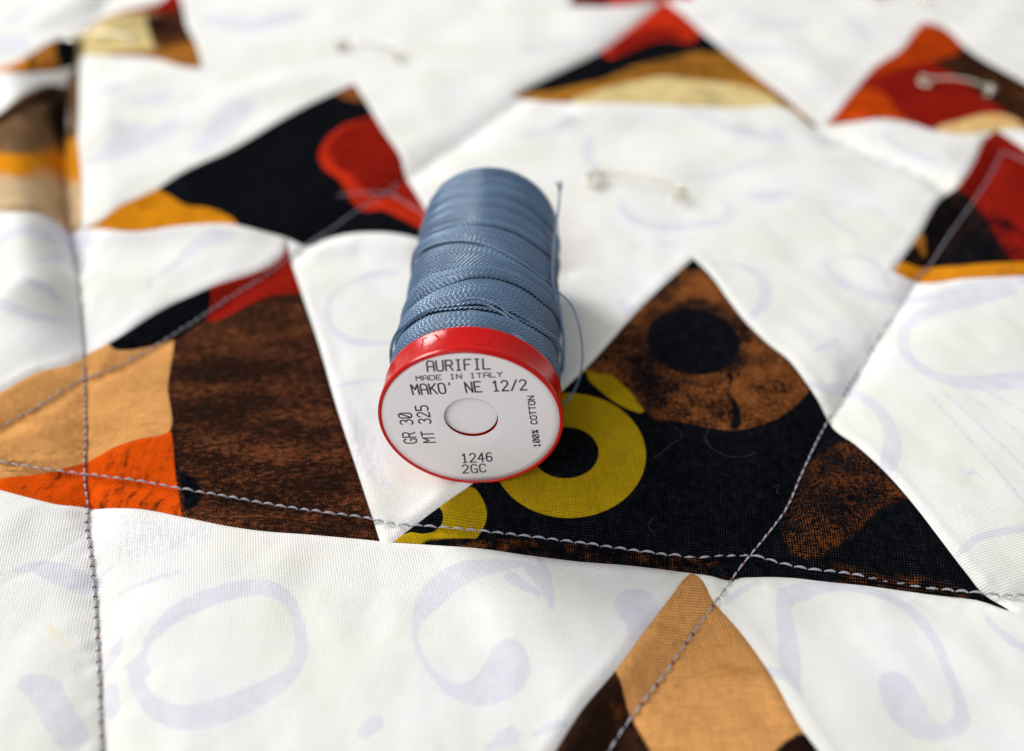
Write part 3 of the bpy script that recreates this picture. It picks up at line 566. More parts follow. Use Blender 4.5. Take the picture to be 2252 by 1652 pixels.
for key, line, step, dots in (('A', stA, 2.55, 0.0), ('B', stB[5:], 2.35, 1.0), ('C', stC, 2.3, 0.5), ('C', stC2, 2.3, 0.3), ('D', stD[:17], 2.45, 0.3), ('E', stE[:7], 2.5, 0)):
    W = on_quilt(smooth(line, 5)); L = np.r_[0, np.cumsum(np.linalg.norm(np.diff(W[:, :2], axis=0), axis=1))]
    t = 0.0
    while t+step < L[-1]:
        st = step*random.uniform(0.9, 1.08)
        a = np.array([np.interp(t, L, W[:, k]) for k in range(3)]); b = np.array([np.interp(t+st, L, W[:, k]) for k in range(3)])
        a[2] = H0(a[None, :2])[0]; b[2] = H0(b[None, :2])[0]
        c = (a+b)/2; c[2] = H0(c[None, :2])[0]*0.6+0.4*(a[2]+b[2])/2+0.10+bias[key]
        c[2] += 0.16
        # leave out what is beyond the picture
        dx = c-np.array([0, 0, CAMH]); dep = dx[1]*CP-dx[2]*SP; px = 1126+FPX*dx[0]/dep; py = 826-FPX*(dx[1]*SP+dx[2]*CP)/dep
        if key == 'A' and (1500 < px < 1650 or 1890 < px < 2060): c[2] -= 0.42
        if key == 'A' and 820 < px < 880: c[2] -= 0.12
        if key == 'B' and py > 1120: c[2] -= 0.16
        if -60 < px < 2310 and -20 < py < 1700:
            o = link('stitch', variants[nst % 4], quilt)
            X = Vector(b-a).normalized(); X = (X+Vector((random.uniform(-.05, .05), random.uniform(-.05, .05), 0))).normalized()
            Zv = (Vector((0, 0, 1))-X*X.z).normalized(); Yv = Zv.cross(X)
            o.matrix_local = Matrix.Translation(Vector(c)*MM) @ Matrix(((X.x, Yv.x, Zv.x), (X.y, Yv.y, Zv.y), (X.z, Yv.z, Zv.z))).to_4x4() @ Matrix.Diagonal((st*0.87/2.3, 0.74 if key in 'CDB' else 0.76, 0.8 if key in 'CDB' else 0.72, 1))
            nst += 1
            if random.random() < dots:
                d = link('bobbin_loop', dot, quilt); d.matrix_local = Matrix.Translation(Vector(b)*MM+Vector((0, 0, ((0.34 if key == 'B' else 0.22)+max(bias[key], 0))*MM))) @ Matrix(((X.x, Yv.x, Zv.x), (X.y, Yv.y, Zv.y), (X.z, Yv.z, Zv.z))).to_4x4()
        t += st
print('stitches', nst)

# loose lint on the black patch
s = NT('pale_lint'); s.set(s.b.inputs['Base Color'], (0.13, 0.13, 0.14, 1)); MLINT = s.m
lints = [[(1440,1010),(1470,985),(1500,960),(1480,940)], [(1545,960),(1575,995),(1620,1008),(1660,1000)], [(1698,1075),(1712,1070),(1708,1085),(1716,1090)], [(1560,940),(1552,975),(1565,990)], [(1830,1172),(1850,1168)], [(1440,1180),(1425,1155),(1440,1140)]]
for l in lints:
    W = on_quilt(smooth(l, 6)); W[:, 2] += 0.34+0.12*np.sin(np.arange(len(W))*0.9)
    v, f = scaled(tube(W, 0.017, 4)); link('lint_fibre', mesh_of('lint_fibre', v, f, MLINT), quilt)

# ------------------------------------------------------------------ the spool
R = 17.0; YAW = 0.034; SX, SY, SZ = -7.6, 101.0, R-0.30
spool = thing('thread_spool', 'red spool of blue grey cotton thread lying on its side, white label facing out', 'thread spool', (SX*MM, SY*MM, 0))
AX = Vector((math.sin(YAW), math.cos(YAW), 0)); RT = Vector((math.cos(YAW), -math.sin(YAW), 0)); UP = Vector((0, 0, 1))
def SPt(u, sdist, v): return RT*u+AX*sdist+UP*(v+SZ)        # spool millimetres -> relative to the spool's origin
def to_label(P):
    """sheet pixels -> millimetres on the end face"""
    d = ray(np.array(P, float)); o = np.array([0, 0, CAMH]); n = np.array(AX); p0 = np.array([SX, SY, 0])
    out = []
    for r in d:
        t = ((p0-o)@n)/(r@n); q = o+r*t; out.append(((q-p0)@np.array(RT), q[2]-SZ))
    return np.array(out)
def lathe(prof, seg=128):
    """profile (radius, distance along the axis)"""
    V = []; Fc = []; n = len(prof)
    for i in range(seg):
        a = 2*math.pi*i/seg
        for r, y in prof: V.append(SPt(r*math.cos(a), y, r*math.sin(a)))
    for i in range(seg):
        j = (i+1) % seg
        for k in range(n-1): Fc.append((i*n+k, i*n+k+1, j*n+k+1, j*n+k))
    return V, Fc
s = NT('red_glossy_plastic'); s.set(s.b.inputs['Base Color'], s.mix(s.ramp(s.noise(60, 3), 0.3, 0.7), (0.56, 0.0045, 0.0035), (0.49, 0.004, 0.003))); 
s.set(s.b.inputs['Roughness'], s.math('MULTIPLY_ADD', s.noise(300, 4), 0.10, 0.15)); s.b.inputs['Specular IOR Level'].default_value = 0.22
s.b.inputs['Subsurface Weight'].default_value = 0.05; s.b.inputs['Subsurface Scale'].default_value = 0.002
bp = s.N.new('ShaderNodeBump'); bp.inputs['Strength'].default_value = 0.4; bp.inputs['Distance'].default_value = 0.00012; s.L.new(s.noise(420, 4, 0.6), bp.inputs['Height']); s.L.new(bp.outputs[0], s.b.inputs['Normal'])
MRED = s.m
prof = [(5.35, 1.9), (5.35, 0.9), (16.25, 0.75), (16.3, 0.45), (16.42, 0.12), (16.62, 0.0), (16.85, 0.08), (17.0, 0.35), (17.02, 1.1), (16.97, 1.3), (16.93, 1.6), (16.80, 6.4), (16.86, 6.6), (16.84, 6.95), (16.55, 7.1), (15.6, 7.1), (5.6, 7.1), (5.3, 7.2), (5.3, 71.5), (11.2, 71.5), (11.6, 71.8), (11.6, 72.4), (11.2, 72.7), (4.6, 72.7), (4.6, 1.9), (5.35, 1.9)]
v, f = lathe(prof)
# a few moulding nicks at the thread side of the rim
vv = []
for p in v: vv.append(p)
me = mesh_of('flange', *scaled((vv, f)), MRED)
link('flange', me, spool)
me.validate()
# paper label with a punched hole
s = NT('white_label_paper'); s.set(s.b.inputs['Base Color'], s.mix(s.noise(140, 4), (0.84, 0.80, 0.81), (0.81, 0.77, 0.78))); s.b.inputs['Roughness'].default_value = 0.55
bp = s.N.new('ShaderNodeBump'); bp.inputs['Strength'].default_value = 0.5; bp.inputs['Distance'].default_value = 0.00004; s.L.new(s.noise(1400, 3), bp.inputs['Height']); s.L.new(bp.outputs[0], s.b.inputs['Normal']); MLAB = s.m
hc = to_label([(1035.5, 923)])[0]; hc = (hc[0], hc[1]); HR = 4.95
def label_disc():
    V = []; Fc = []; seg = 128; rings = 14
    for i in range(seg):
        a = 2*math.pi*i/seg; ca, sa = math.cos(a), math.sin(a)
        hx, hy = hc[0]+HR*ca, hc[1]+HR*sa; ox, oy = 16.35*ca, 16.35*sa
        for k in range(rings+1):
            t = (k/rings)**1.6; x = hx+(ox-hx)*t; y = hy+(oy-hy)*t
            rr = math.hypot(x-hc[0], y-hc[1]); dimple = 0.42*math.exp(-((rr-HR)/1.1)**2)*(0.35+0.65*max(0, -math.sin(a+0.25)))
            V.append(SPt(x, 0.30+dimple*0.6, y))
        V.append(SPt(ox, 0.42, oy)); V.append(SPt(hx, 0.38+dimple_at(a), hy))
    n = rings+3
    for i in range(seg):
        j = (i+1) % seg
        for k in range(rings): Fc.append((i*n+k, j*n+k, j*n+k+1, i*n+k+1))
        Fc.append((i*n+rings, j*n+rings, j*n+rings+1, i*n+rings+1)); Fc.append((i*n+rings+2, j*n+rings+2, j*n, i*n))
    return V, Fc
def dimple_at(a): return 0.42*0.6*(0.35+0.65*max(0, -math.sin(a+0.25)))
lab = link('paper_label', mesh_of('paper_label', *scaled(label_disc()), MLAB), spool)
# punched-out paper disc still hanging behind the hole
V = []; Fc = []; seg = 64; rr = [0, 2.0, 3.6, 4.6, 5.1]
for i in range(seg):
    a = 2*math.pi*i/seg
    for r in rr[1:]:
        x = hc[0]-0.32+r*math.cos(a); y = hc[1]+0.30+r*math.sin(a); tilt = 0.80+0.02*(y-hc[1])-0.045*(x-hc[0])+0.03*r*r*0.1
        V.append(SPt(x, 0.35+tilt, y))
V.append(SPt(hc[0]-0.32, 0.35+0.80, hc[1]+0.30)); m4 = 4
for i in range(seg):
    j = (i+1) % seg; Fc.append((len(V)-1, j*m4, i*m4))
    for k in range(3): Fc.append((i*m4+k, j*m4+k, j*m4+k+1, i*m4+k+1))
link('punched_disc', mesh_of('punched_disc', *scaled((V, Fc)), MLAB), lab)
# printed lettering: plotter strokes on a 4 x 6 grid
arc = lambda cx, cy, rx, ry, a0, a1, n=8: [(cx+rx*math.cos(math.radians(a0+(a1-a0)*i/n)), cy+ry*math.sin(math.radians(a0+(a1-a0)*i/n))) for i in range(n+1)]
GL = {'A': [[(0,0),(0,4.6)]+arc(1.4,4.6,1.4,1.4,180,90,4)+[(2.6,6)]+arc(2.6,4.6,1.4,1.4,90,0,4)+[(4,0)], [(0,2.7),(4,2.7)]],
 'U': [[(0,6),(0,1.4)]+arc(1.4,1.4,1.4,1.4,180,270,4)+arc(2.6,1.4,1.4,1.4,270,360,4)+[(4,6)]],
 'R': [[(0,0),(0,6),(2.6,6)]+arc(2.6,4.5,1.4,1.5,90,-90,7)+[(0,3)], [(2.2,3),(4,0)]], 'I': [[(1,0),(3,0)],[(2,0),(2,6)],[(1,6),(3,6)]],
 'F': [[(0,0),(0,6),(4,6)],[(0,3.1),(2.8,3.1)]], 'L': [[(0,6),(0,0),(4,0)]], 'M': [[(0,0),(0,6),(2,3),(4,6),(4,0)]],
 'D': [[(0,0),(0,6),(2.4,6)]+arc(2.4,4.4,1.6,1.6,90,0,4)+arc(2.4,1.6,1.6,1.6,0,-90,4)+[(0,0)]], 'E': [[(4,6),(0,6),(0,0),(4,0)],[(0,3.1),(3,3.1)]],
 'N': [[(0,0),(0,6),(4,0),(4,6)]], 'T': [[(0,6),(4,6)],[(2,6),(2,0)]], 'Y': [[(0,6),(2,3.2),(4,6)],[(2,3.2),(2,0)]], 'K': [[(0,0),(0,6)],[(4,6),(0,2.4)],[(1.3,3.5),(4,0)]],
 'O': [[(0,1.5),(0,4.5)]+arc(1.5,4.5,1.5,1.5,180,90,4)+arc(2.5,4.5,1.5,1.5,90,0,4)+arc(2.5,1.5,1.5,1.5,0,-90,4)+arc(1.5,1.5,1.5,1.5,270,180,4)],
 "'": [[(1.6,6),(1.4,4.9)]], '1': [[(0.8,4.9),(2,6),(2,0)],[(0.8,0),(3.2,0)]], '2': [arc(2,4.4,1.9,1.6,165,-30,8)+[(0.1,0.2),(0.1,0),(4,0)]], '/': [[(0.2,0),(3.8,6)]],
 'G': [arc(2.1,4.4,1.9,1.6,20,180,6)+[(0.2,1.6)]+arc(2.1,1.6,1.9,1.6,180,270,4)+[(4,0),(4,2.6),(2.4,2.6)]], 'C': [arc(2.1,4.4,1.9,1.6,10,180,6)+arc(2.1,1.6,1.9,1.6,180,350,6)],
 '3': [arc(1.9,4.6,1.9,1.4,150,-80,7)+arc(1.9,1.6,2.1,1.6,80,-150,8)], '5': [[(3.8,6),(0.2,6),(0.2,3.5),(2.2,3.5)]+arc(2.2,1.75,1.8,1.75,90,-110,8)+[(0.1,0.4)]],
 '%': [[(0.4,0),(3.6,6)], arc(0.9,4.9,.7,.8,0,360,8), arc(3.1,1.1,.7,.8,0,360,8)], '4': [[(3,0),(3,6),(0,2),(4,2)]], '6': [arc(2.2,4.4,1.8,1.6,40,180,6)+[(0.2,1.8)]+arc(2.1,1.8,1.9,1.8,180,540,12)],
 ' ': []}
GL['0'] = [GL['O'][0], [(0.4,0.6),(3.6,5.4)]]
s = NT('black_printing_ink'); s.b.inputs['Base Color'].default_value = (0.012, 0.011, 0.016, 1); s.b.inputs['Roughness'].default_value = 0.5; MINK = s.m
def z2(x, y): return ((880+x/3.753)*.9008, (780+y/3.753)*.9008)
def ribbon(P, w):
    """flat joined stroke in label millimetres"""
    V = []; Fc = []
    for i in range(len(P)-1):
        a = np.array(P[i]); b = np.array(P[i+1]); d = b-a; L = np.hypot(*d)
        if L < 1e-6: continue
        d = d/L; nrm = np.array((-d[1], d[0]))*w/2; k = len(V); V += [a-nrm, b-nrm, b+nrm, a+nrm]; Fc.append((k, k+1, k+2, k+3))
    for p in P:
        k = len(V); V += [np.array(p)+w/2*np.array((math.cos(t), math.sin(t))) for t in [math.pi*q/4 for q in range(8)]]; Fc.append(tuple(range(k, k+8)))
    return V, Fc
def text_line(txt, base0, base1, top0, wmm):
    q = to_label([z2(*base0), z2(*base1), z2(*top0)]); o = q[0]; n = len(txt)
    adv = (q[1]-q[0])/(n-1+0.72); ex = adv*0.72/4; ey = (q[2]-q[0])/6; k = 0; V = []; Fc = []
    for ci, ch in enumerate(txt):
        for st in GL[ch]:
            pts = [o+adv*ci+ex*x+ey*y for x, y in st]; rv, rf = ribbon(pts, wmm); b = len(V)
            for i, p in enumerate(rv): V.append(SPt(p[0], 0.275-0.0006*(k % 9)-0.0002*(i % 3), p[1]))
            k += 1
            Fc += [tuple(reversed([i+b for i in g])) for g in rf]
    o2 = link('printed_lettering', mesh_of('printed_lettering', *scaled((V, Fc)), MINK, False), lab); o2['label'] = 'black printed line reading ' + txt
T0 = 0.26
for a in (("AURIFIL", (615,487), (1187,463), (603,393), 0.32), ("MADE IN ITALY", (512,572), (1300,534), (505,530), 0.20), ("MAKO' NE 12/2", (482,700), (1525,655), (458,608), 0.32),
          ("GR 30", (515,1145), (462,868), (402,1148), 0.30), ("MT 325", (686,1136), (612,800), (577,1138), 0.30), ("1246", (932,1322), (1207,1310), (922,1243), 0.30),
          ("2GC", (938,1419), (1150,1407), (928,1345), 0.30), ("100% COTTON", (1645,1178), (1590,712), (1590,1180), 0.25)): text_line(*a)
# raised moulded letters round the rim
V = []; Fc = []
for ci, ch in enumerate("AURIFIL"):
    a0 = math.radians(82+ci*12.5)
    for st in GL[ch]:
        pts = [((p[0]-2)*0.66, p[1]*0.66) for p in st]; rv, rf = ribbon(pts, 0.36); b = len(V)
        for p in rv:
            ang = a0+p[0]/17.0; yy = 6.0-p[1]; r = 16.93-(yy-1.6)*0.027+0.03; V.append(SPt(r*math.cos(ang), yy, r*math.sin(ang)))
        Fc += [tuple(i+b for i in g) for g in rf]
link('moulded_lettering', mesh_of('moulded_lettering', *scaled((V, Fc)), MRED, False), spool)

# thread winding
s = NT('blue_grey_cotton_thread')
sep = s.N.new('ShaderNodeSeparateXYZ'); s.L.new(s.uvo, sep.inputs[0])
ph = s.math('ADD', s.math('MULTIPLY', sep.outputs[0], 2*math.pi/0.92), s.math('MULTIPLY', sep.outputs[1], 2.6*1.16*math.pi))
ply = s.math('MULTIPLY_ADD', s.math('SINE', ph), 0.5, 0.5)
cc = s.mix(s.ramp(s.noise(130, 4), 0.3, 0.7), (0.160, 0.270, 0.430), (0.110, 0.195, 0.320)); cc = s.mix(s.math('MULTIPLY', s.math('SUBTRACT', 1.0, ply), 0.78), cc, (0.018, 0.036, 0.07))  # second mix paints groove shade between the plies into the thread colour
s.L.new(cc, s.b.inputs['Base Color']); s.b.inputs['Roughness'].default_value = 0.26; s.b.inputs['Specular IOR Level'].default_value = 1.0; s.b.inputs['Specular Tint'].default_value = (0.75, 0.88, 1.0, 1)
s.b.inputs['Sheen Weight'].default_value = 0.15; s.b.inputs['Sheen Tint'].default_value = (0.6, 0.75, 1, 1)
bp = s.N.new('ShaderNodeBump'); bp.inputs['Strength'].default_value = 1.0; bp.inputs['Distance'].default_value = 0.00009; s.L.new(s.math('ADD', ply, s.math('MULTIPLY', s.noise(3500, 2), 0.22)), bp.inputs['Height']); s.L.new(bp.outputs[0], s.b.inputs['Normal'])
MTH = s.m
RTH = 16.05
def cyl_hit(p, dr=0.6):
    """sheet pixel -> (angle, distance along axis) where the sight line meets the winding"""
    r = ray(np.array([p], float))[0]; o = np.array([0, 0, CAMH])-np.array([SX, SY, SZ])
    A_, R_, U_ = np.array(AX), np.array(RT), np.array(UP); du, dv = r@R_, r@U_; ou, ov_ = o@R_, o@U_
    rad = RTH+dr; a = du*du+dv*dv; b = 2*(ou*du+ov_*dv); c = ou*ou+ov_*ov_-rad*rad; disc = b*b-4*a*c
    t = (-b-math.sqrt(max(disc, 0)))/(2*a); q = o+r*t
    return math.atan2(q@U_, q@R_), q@A_
def Z1(*p): return [(765.7+.2835*x, 342.3+.2835*y) for x, y in p]
traced = [
 (Z1((640,330),(740,230),(880,170),(1050,148),(1200,150),(1330,200),(1450,270),(1540,370)), 0.30),
 (Z1((540,640),(640,570),(800,505),(1000,492),(1200,515),(1400,600),(1560,750),(1640,860)), 0.40),
 (Z1((560,675),(700,600),(850,550),(1000,532),(1150,545),(1300,590),(1450,680),(1590,815)), 0.50),
 (Z1((520,780),(600,720),(700,685),(870,662),(1000,680),(1200,770),(1400,880),(1560,1010)), 0.22),
 (Z1((470,1060),(600,930),(750,880),(900,855),(1050,850),(1250,890),(1450,990),(1600,1110)), 0.10),
 (Z1((390,1290),(480,1180),(620,1070),(780,990),(940,940),(1080,935),(1230,960),(1380,1030),(1520,1140),(1620,1240),(1660,1300)), 0.50),
 (Z1((400,1370),(560,1240),(700,1170),(850,1130),(1000,1105),(1150,1110),(1300,1190),(1450,1300),(1600,1420)), 0.10),
 (Z1((350,1450),(450,1330),(600,1230),(800,1192),(950,1192),(1100,1205),(1250,1250),(1400,1310),(1520,1380),(1620,1460),(1665,1560)), 0.50)]
fine = np.linspace(-0.62, math.pi+0.62, 620); coarse = np.linspace(math.pi+0.62, 2*math.pi-0.62, 60)[1:]
th = np.r_[fine, coarse]; NSEG = len(th)-1
def row_of(tr):
    h = sorted(cyl_hit(p) for p in tr); a = np.array([q[0] for q in h]); v = np.array([q[1] for q in h])
    c = (v[0]+v[-1])/2; a = np.r_[-0.62, a, math.pi+0.62, 3*math.pi/2, 2*math.pi-0.62]; v = np.r_[v[0]*.5+c*.5, v, v[-1]*.5+c*.5, c, v[0]*.5+c*.5]
    r = np.interp(th, a, v); k = np.hanning(41); k /= k.sum()
    rp = np.r_[np.full(20, r[0]), r, np.full(20, r[-1])]; return np.convolve(rp, k, 'valid')
rows = [(row_of(t), g) for t, g in traced]; 
for r_, g in rows: print('band edge at top', round(float(r_[len(fine)//2]), 1), 'left', round(float(r_[520]), 1), 'right', round(float(r_[100]), 1))
rows = [(np.full(len(th), 71.6), 0.0)]+[(rows[0][0], rows[0][1]), (0.78*rows[0][0]+0.22*rows[1][0]-0.9*np.cos(th), 0.10), (0.52*rows[0][0]+0.48*rows[1][0]+1.3*np.cos(th), 0.20), (0.26*rows[0][0]+0.74*rows[1][0]-0.8*np.cos(th), 0.05)]+rows[1:]+[(np.full(len(th), 7.05), 0.0)]
rows = rows[::-1]
V = []; Fc = []; UVu = []; DT = 0.43; cs = 6; base = 0; VL = []; FL = []; UL = []
q = math.pi*(np.arange(cs)/(cs-1))*1.16-0.08*math.pi; tot = 0
for bi in range(len(rows)-1):
    A = rows[bi][0]+rows[bi][1]/2; B = rows[bi+1][0]-rows[bi+1][1]/2
    width = np.mean((B-A)[120:500]); nth = max(2, int(round(width/DT))); ph0 = rng.uniform(0, 6); lift = 0.16*(bi % 2)
    for k in range(nth):
        t = (k+0.5)/nth; bow = math.sin(math.pi*t)
        sarr = A+(B-A)*t+bow*0.25*np.sin(th*2+ph0); spc = np.maximum(B-A, 0.05)/nth/DT
        rarr = RTH+lift+np.clip(0.42*(1.0-spc), -0.16, 0.40)+0.46*bow+0.05*np.sin(th*3+ph0+k*0.25)+rng.uniform(-0.04, 0.04)
        rarr = rarr-1.7*np.clip((sarr-66.5)/5.1, 0, 1)**2.4-0.12*np.clip((8.6-sarr)/1.4, 0, 1)
        sarr = sarr+0.04*np.sin(th*5+rng.uniform(0, 6))+0.035*np.sin(th*11+rng.uniform(0, 6))
        u = th*RTH+rng.uniform(0, 9); tr = DT*0.56
        plyh = 0.095*np.sin(2*math.pi*u[:, None]/0.92+2.6*q[None, :]); plyh[len(fine):] = 0
        rr = rarr[:, None]+(tr+plyh)*np.sin(q)[None, :]; ss = sarr[:, None]-(tr+plyh)*1.04*np.cos(q)[None, :]
        ca, sa = np.cos(th)[:, None], np.sin(th)[:, None]
        P = (np.array(RT)[None, None]*(rr*ca)[..., None]+np.array(AX)[None, None]*ss[..., None]+np.array(UP)[None, None]*(rr*sa+SZ)[..., None]).reshape(-1, 3)
        VL.append(P); UL.append(np.stack([np.repeat(u, cs), np.tile(np.arange(cs)/(cs-1), len(th))], 1))
        ii = (np.arange(NSEG)[:, None]*cs+np.arange(cs-1)[None]).ravel()+base
        FL.append(np.stack([ii, ii+1, ii+cs+1, ii+cs], 1)); base += len(P); tot += 1
VA = np.concatenate(VL)*MM; FA = np.concatenate(FL); UA = np.concatenate(UL).astype(np.float32)
me = bpy.data.meshes.new('thread_winding'); me.vertices.add(len(VA)); me.vertices.foreach_set('co', VA.astype(np.float32).ravel())
me.loops.add(FA.size); me.loops.foreach_set('vertex_index', FA.astype(np.int32).ravel()); me.polygons.add(len(FA)); me.polygons.foreach_set('loop_start', np.arange(0, FA.size, 4, dtype=np.int32))
me.update(calc_edges=True); me.polygons.foreach_set('use_smooth', [True]*len(FA)); me.materials.append(MTH)
uv = me.uv_layers.new(name='UVMap'); uv.data.foreach_set('uv', UA[FA.ravel()].ravel())
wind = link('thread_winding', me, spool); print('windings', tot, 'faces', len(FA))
s = NT('shaded_thread_layers'); s.set(s.b.inputs['Base Color'], (0.012, 0.02, 0.035, 1)); s.b.inputs['Roughness'].default_value = 0.9  # near-black thread colour, paints the shadow seen in gaps between bands
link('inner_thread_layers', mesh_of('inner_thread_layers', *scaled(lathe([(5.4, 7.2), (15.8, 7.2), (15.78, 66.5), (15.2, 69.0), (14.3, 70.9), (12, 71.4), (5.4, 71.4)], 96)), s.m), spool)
# crossing and loose strands, as plied yarn
def yarn(name, pts, r=0.21, label=None, fray=False, parent=spool, rs=None):
    vf = rope(pts, r, 1.15, 2, 6, rs); me = mesh_of(name, *scaled(vf), MTH2); o = link(name, me, parent)
    if label: o['label'] = label
    return o
s = NT('plied_thread'); s.set(s.b.inputs['Base Color'], s.mix(s.ramp(s.noise(500, 4), 0.3, 0.7), (0.19, 0.29, 0.43), (0.13, 0.21, 0.32))); s.b.inputs['Roughness'].default_value = 0.42; s.b.inputs['Specular IOR Level'].default_value = 0.6
bp = s.N.new('ShaderNodeBump'); bp.inputs['Strength'].default_value = 0.7; bp.inputs['Distance'].default_value = 0.00004; s.L.new(s.noise(5000, 3), bp.inputs['Height']); s.L.new(bp.outputs[0], s.b.inputs['Normal']); MTH2 = s.m
def on_cyl(deg, sdist, dr=0.55): a = math.radians(deg); return SPt((RTH+dr)*math.cos(a), sdist, (RTH+dr)*math.sin(a))
def spl(P, step=0.12): return smooth([tuple(p) for p in P], step)
rel = Vector((SX, SY, 0))
def px3(p, z): q = at_z(np.array([p], float), z)[0]; return Vector((q[0], q[1], z))-rel
def pushout(P, dr=0.6):
    out = []
    for p in P:
        q = Vector(p); u = q.dot(RT); v = q.z-SZ; sd = q.dot(AX); r = math.hypot(u, v)
        if r < RTH+dr: u *= (RTH+dr)/r; v *= (RTH+dr)/r
        out.append(SPt(u, sd, v))
    return out
def smooth3(P, step=0.14):
    P = np.array([tuple(p) for p in P]); L = np.r_[0, np.cumsum(np.linalg.norm(np.diff(P, axis=0), axis=1))]
    n = int(L[-1]/step)+2; tt = np.linspace(0, L[-1], n)
    # natural-ish cubic through the points
    T = np.gradient(P, L, axis=0); out = []
    for t in tt:
        i = min(np.searchsorted(L, t, side='right')-1, len(L)-2); h = L[i+1]-L[i]; x = (t-L[i])/h
        out.append((2*x**3-3*x**2+1)*P[i]+(x**3-2*x**2+x)*h*T[i]+(-2*x**3+3*x**2)*P[i+1]+(x**3-x**2)*h*T[i+1])
    return [Vector(o) for o in out]
# strand that slants over the bands and hangs out as a loop on the right
def on_px(p, dr=0.6): a, sd = cyl_hit(p, dr); return on_cyl(math.degrees(a), sd, dr)
top = [on_px(p, 0.62) for p in Z1((520,800),(560,745),(700,680),(870,660),(1000,675),(1100,700),(1300,800),(1500,940),(1590,1020))]
loop = [px3(p, z) for p, z in (((1237,650),23.5), ((1254,668),21.5), ((1272,711),17.5), ((1280,757),13.0), ((1280,803),8.5), ((1272,838),4.5), ((1258,868),1.6), ((1240,890),0.4))]
P = smooth3(top+loop); yarn('loose_strand', pushout(P), 0.23, 'strand slanting over the winding and hanging out in a loop')
# free thread end on the right, with a frayed tip
tail = [px3(p, z) for p, z in (((1231,418),27.5), ((1230,440),26.8), ((1226,475),26.5), ((1220,530),26), ((1216,580),25.5), ((1216,615),25), ((1222,655),23.5), ((1232,695),20.5), ((1239,735),17), ((1240,775),13.5), ((1238,815),9))]
P = pushout(smooth3(tail), 0.95); rs = [1.0+0.5*max(0, 1-i/12) for i in range(len(P))]
te = yarn('thread_end', P, 0.30, 'free end of the thread with a frayed tip', rs=rs)
tip = P[0]; fr_ = []
for k in range(26):
    d = Vector((random.uniform(-0.9, 0.9), random.uniform(-0.4, 0.8), random.uniform(0.9, 2.0))); fr_.append(tube([tip-Vector((0, 0, 0.6)), tip+d*0.5, tip+d*1.15+Vector((random.uniform(-.3, .3), 0, 0))], 0.085, 4))
link('frayed_tip', mesh_of('frayed_tip', *scaled(join(fr_)), MTH2), te)
# short strands crossing over the bands
for off, tr in ((0, ((930,1205),(1000,1212),(1080,1235),(1150,1268),(1230,1325),(1310,1390),(1380,1450),(1440,1520))), (16, ((930,1205),(1000,1212),(1080,1235),(1150,1268),(1230,1325),(1310,1390),(1380,1450),(1440,1520))),
                (0, ((800,1150),(900,1120),(1000,1108),(1120,1140),(1250,1230),(1380,1340),(1480,1420))), (14, ((850,1150),(950,1130),(1060,1140),(1180,1200),(1300,1290),(1400,1370)))):
    yarn('crossing_strand', smooth3([on_px(p, 0.42) for p in Z1(*[(x, y+off) for x, y in tr])]), 0.19)
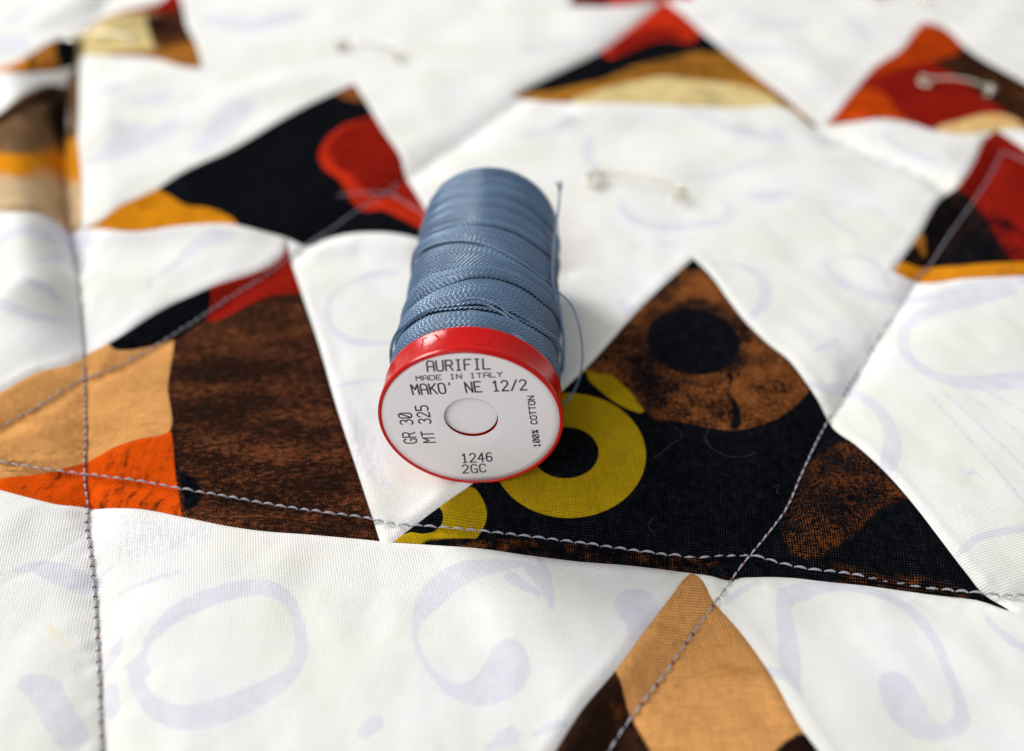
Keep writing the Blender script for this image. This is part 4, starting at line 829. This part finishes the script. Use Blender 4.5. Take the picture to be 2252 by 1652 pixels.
# ------------------------------------------------------------------ safety pins
s = NT('nickel_plated_steel'); s.set(s.b.inputs['Base Color'], s.mix(s.noise(90, 2), (0.62, 0.58, 0.42), (0.78, 0.76, 0.68))); s.b.inputs['Metallic'].default_value = 1.0; s.b.inputs['Roughness'].default_value = 0.17; MPIN = s.m
def safety_pin(a, b, label, width=6.4, arch=1.9, sgn=1):
    W = on_quilt(np.array([a, b], float)); A, B = Vector(W[0]), Vector(W[1]); L = (B-A).length
    hmid = H0(np.array([[(A.x+B.x)/2, (A.y+B.y)/2]]))[0]
    X = (B-A).normalized(); Zv = (Vector((0, 0, 1))-X*X.z).normalized(); Yv = Zv.cross(X)
    t = thing('safety_pin', label, 'safety pin', Vector(A)*MM, group='safety pins holding the quilt layers')
    w2 = width/2; g = lambda x, y, z: X*x+Yv*(y*sgn)+Zv*(z+0.7)
    # spine: arched wire above the cloth
    sp_ = [g(1.2+(L-3.2)*q, w2, 0.5+arch*math.sin(math.pi*q)) for q in np.linspace(0, 1, 22)]
    link('spine', mesh_of('spine', *scaled(tube(sp_, 0.42, 10)), MPIN), t)
    nd = [g(0.6+(L-2.6)*q, -w2+0.3, 0.7-4.2*math.sin(math.pi*q)**0.6) for q in np.linspace(0, 1, 22)]
    link('needle', mesh_of('needle', *scaled(tube(nd, 0.36, 10)), MPIN), t)
    # coil at the far end
    co = []
    for q in range(44):
        an = 2*math.pi*2.15*q/43; co.append(g(L-1.3+1.35*math.cos(an+1.6), (w2+0.1)*(1-2*q/43), 0.6+1.35*math.sin(an+1.6)))
    link('coil', mesh_of('coil', *scaled(tube(co, 0.42, 8)), MPIN), t)
    # clasp: folded sheet cap that takes the needle point
    n = 12; V = []; 
    prof = [(-1.35, 0.0), (-1.2, 1.1), (-0.4, 1.75), (1.0, 1.6), (2.9, 1.15), (3.1, 0.9)]
    sheet = []
    for q in range(n+1):
        an = math.pi*(q/n); 
        sheet.append([g(x, (w2+0.75)*math.cos(an), 0.15+hh*(0.35+0.65*math.sin(an))*1.15-(0.35 if q in (0, n) else 0)) for x, hh in prof])
    V = [p for r in sheet for p in r]; m_ = len(prof); Fc = [(i*m_+k, i*m_+k+1, (i+1)*m_+k+1, (i+1)*m_+k) for i in range(n) for k in range(m_-1)]
    # bent frame of the clasp: an open loop seen through
    fr2 = [g(-0.9+0.25*math.cos(an), (w2+0.55)*math.sin(an), 0.6+0.8*math.cos(an)) for an in np.linspace(-math.pi/2, math.pi/2, 14)]
    U = [g(3.0, w2+0.1, 0.8), g(1.2, w2+0.35, 1.0), g(-0.4, w2+0.1, 1.1), g(-1.1, w2*0.45, 1.0), g(-1.25, 0, 0.9), g(-1.1, -w2*0.45, 0.8), g(-0.4, -w2-0.1, 0.6), g(1.2, -w2-0.35, 0.5), g(3.4, -w2-0.1, 0.4)]
    cl = link('clasp', mesh_of('clasp', *scaled(join([tube(smooth3(U, 0.3), 0.62, 10), tube([g(2.2, w2, 0.9), g(2.35, 0, 0.9), g(2.2, -w2, 0.5)], 0.55, 8)])), MPIN), t)
    knob = [g(-1.0+0.75*math.sin(q)*0.2, w2-0.2+0.0*q, 1.0+0*q) for q in (0, 1)]
    ball = []
    import bmesh
    bm = bmesh.new(); bmesh.ops.create_uvsphere(bm, u_segments=14, v_segments=9, radius=0.95)
    c0 = g(-0.5, w2-0.1, 1.35)
    V = [v.co+c0 for v in bm.verts]; Fc = [[v.index for v in f_.verts] for f_ in bm.faces]; bm.free()
    link('clasp_bead', mesh_of('clasp_bead', *scaled((V, Fc)), MPIN), cl)
    return t
safety_pin((1302,400), (1505,436), 'shiny safety pin in the white cloth just right of the thread spool')
safety_pin((2026,186), (2186,208), 'safety pin stuck through the rust red and dark brown patch')
safety_pin((748,108), (886,134), 'faint blurred safety pin on the white cloth above the black and red patch')
safety_pin((165,88), (300,98), 'blurred safety pin on the cream and black patch at the far left')
safety_pin((1925,-2), (2046,12), 'blurred safety pin at the far edge above the rust red patch')
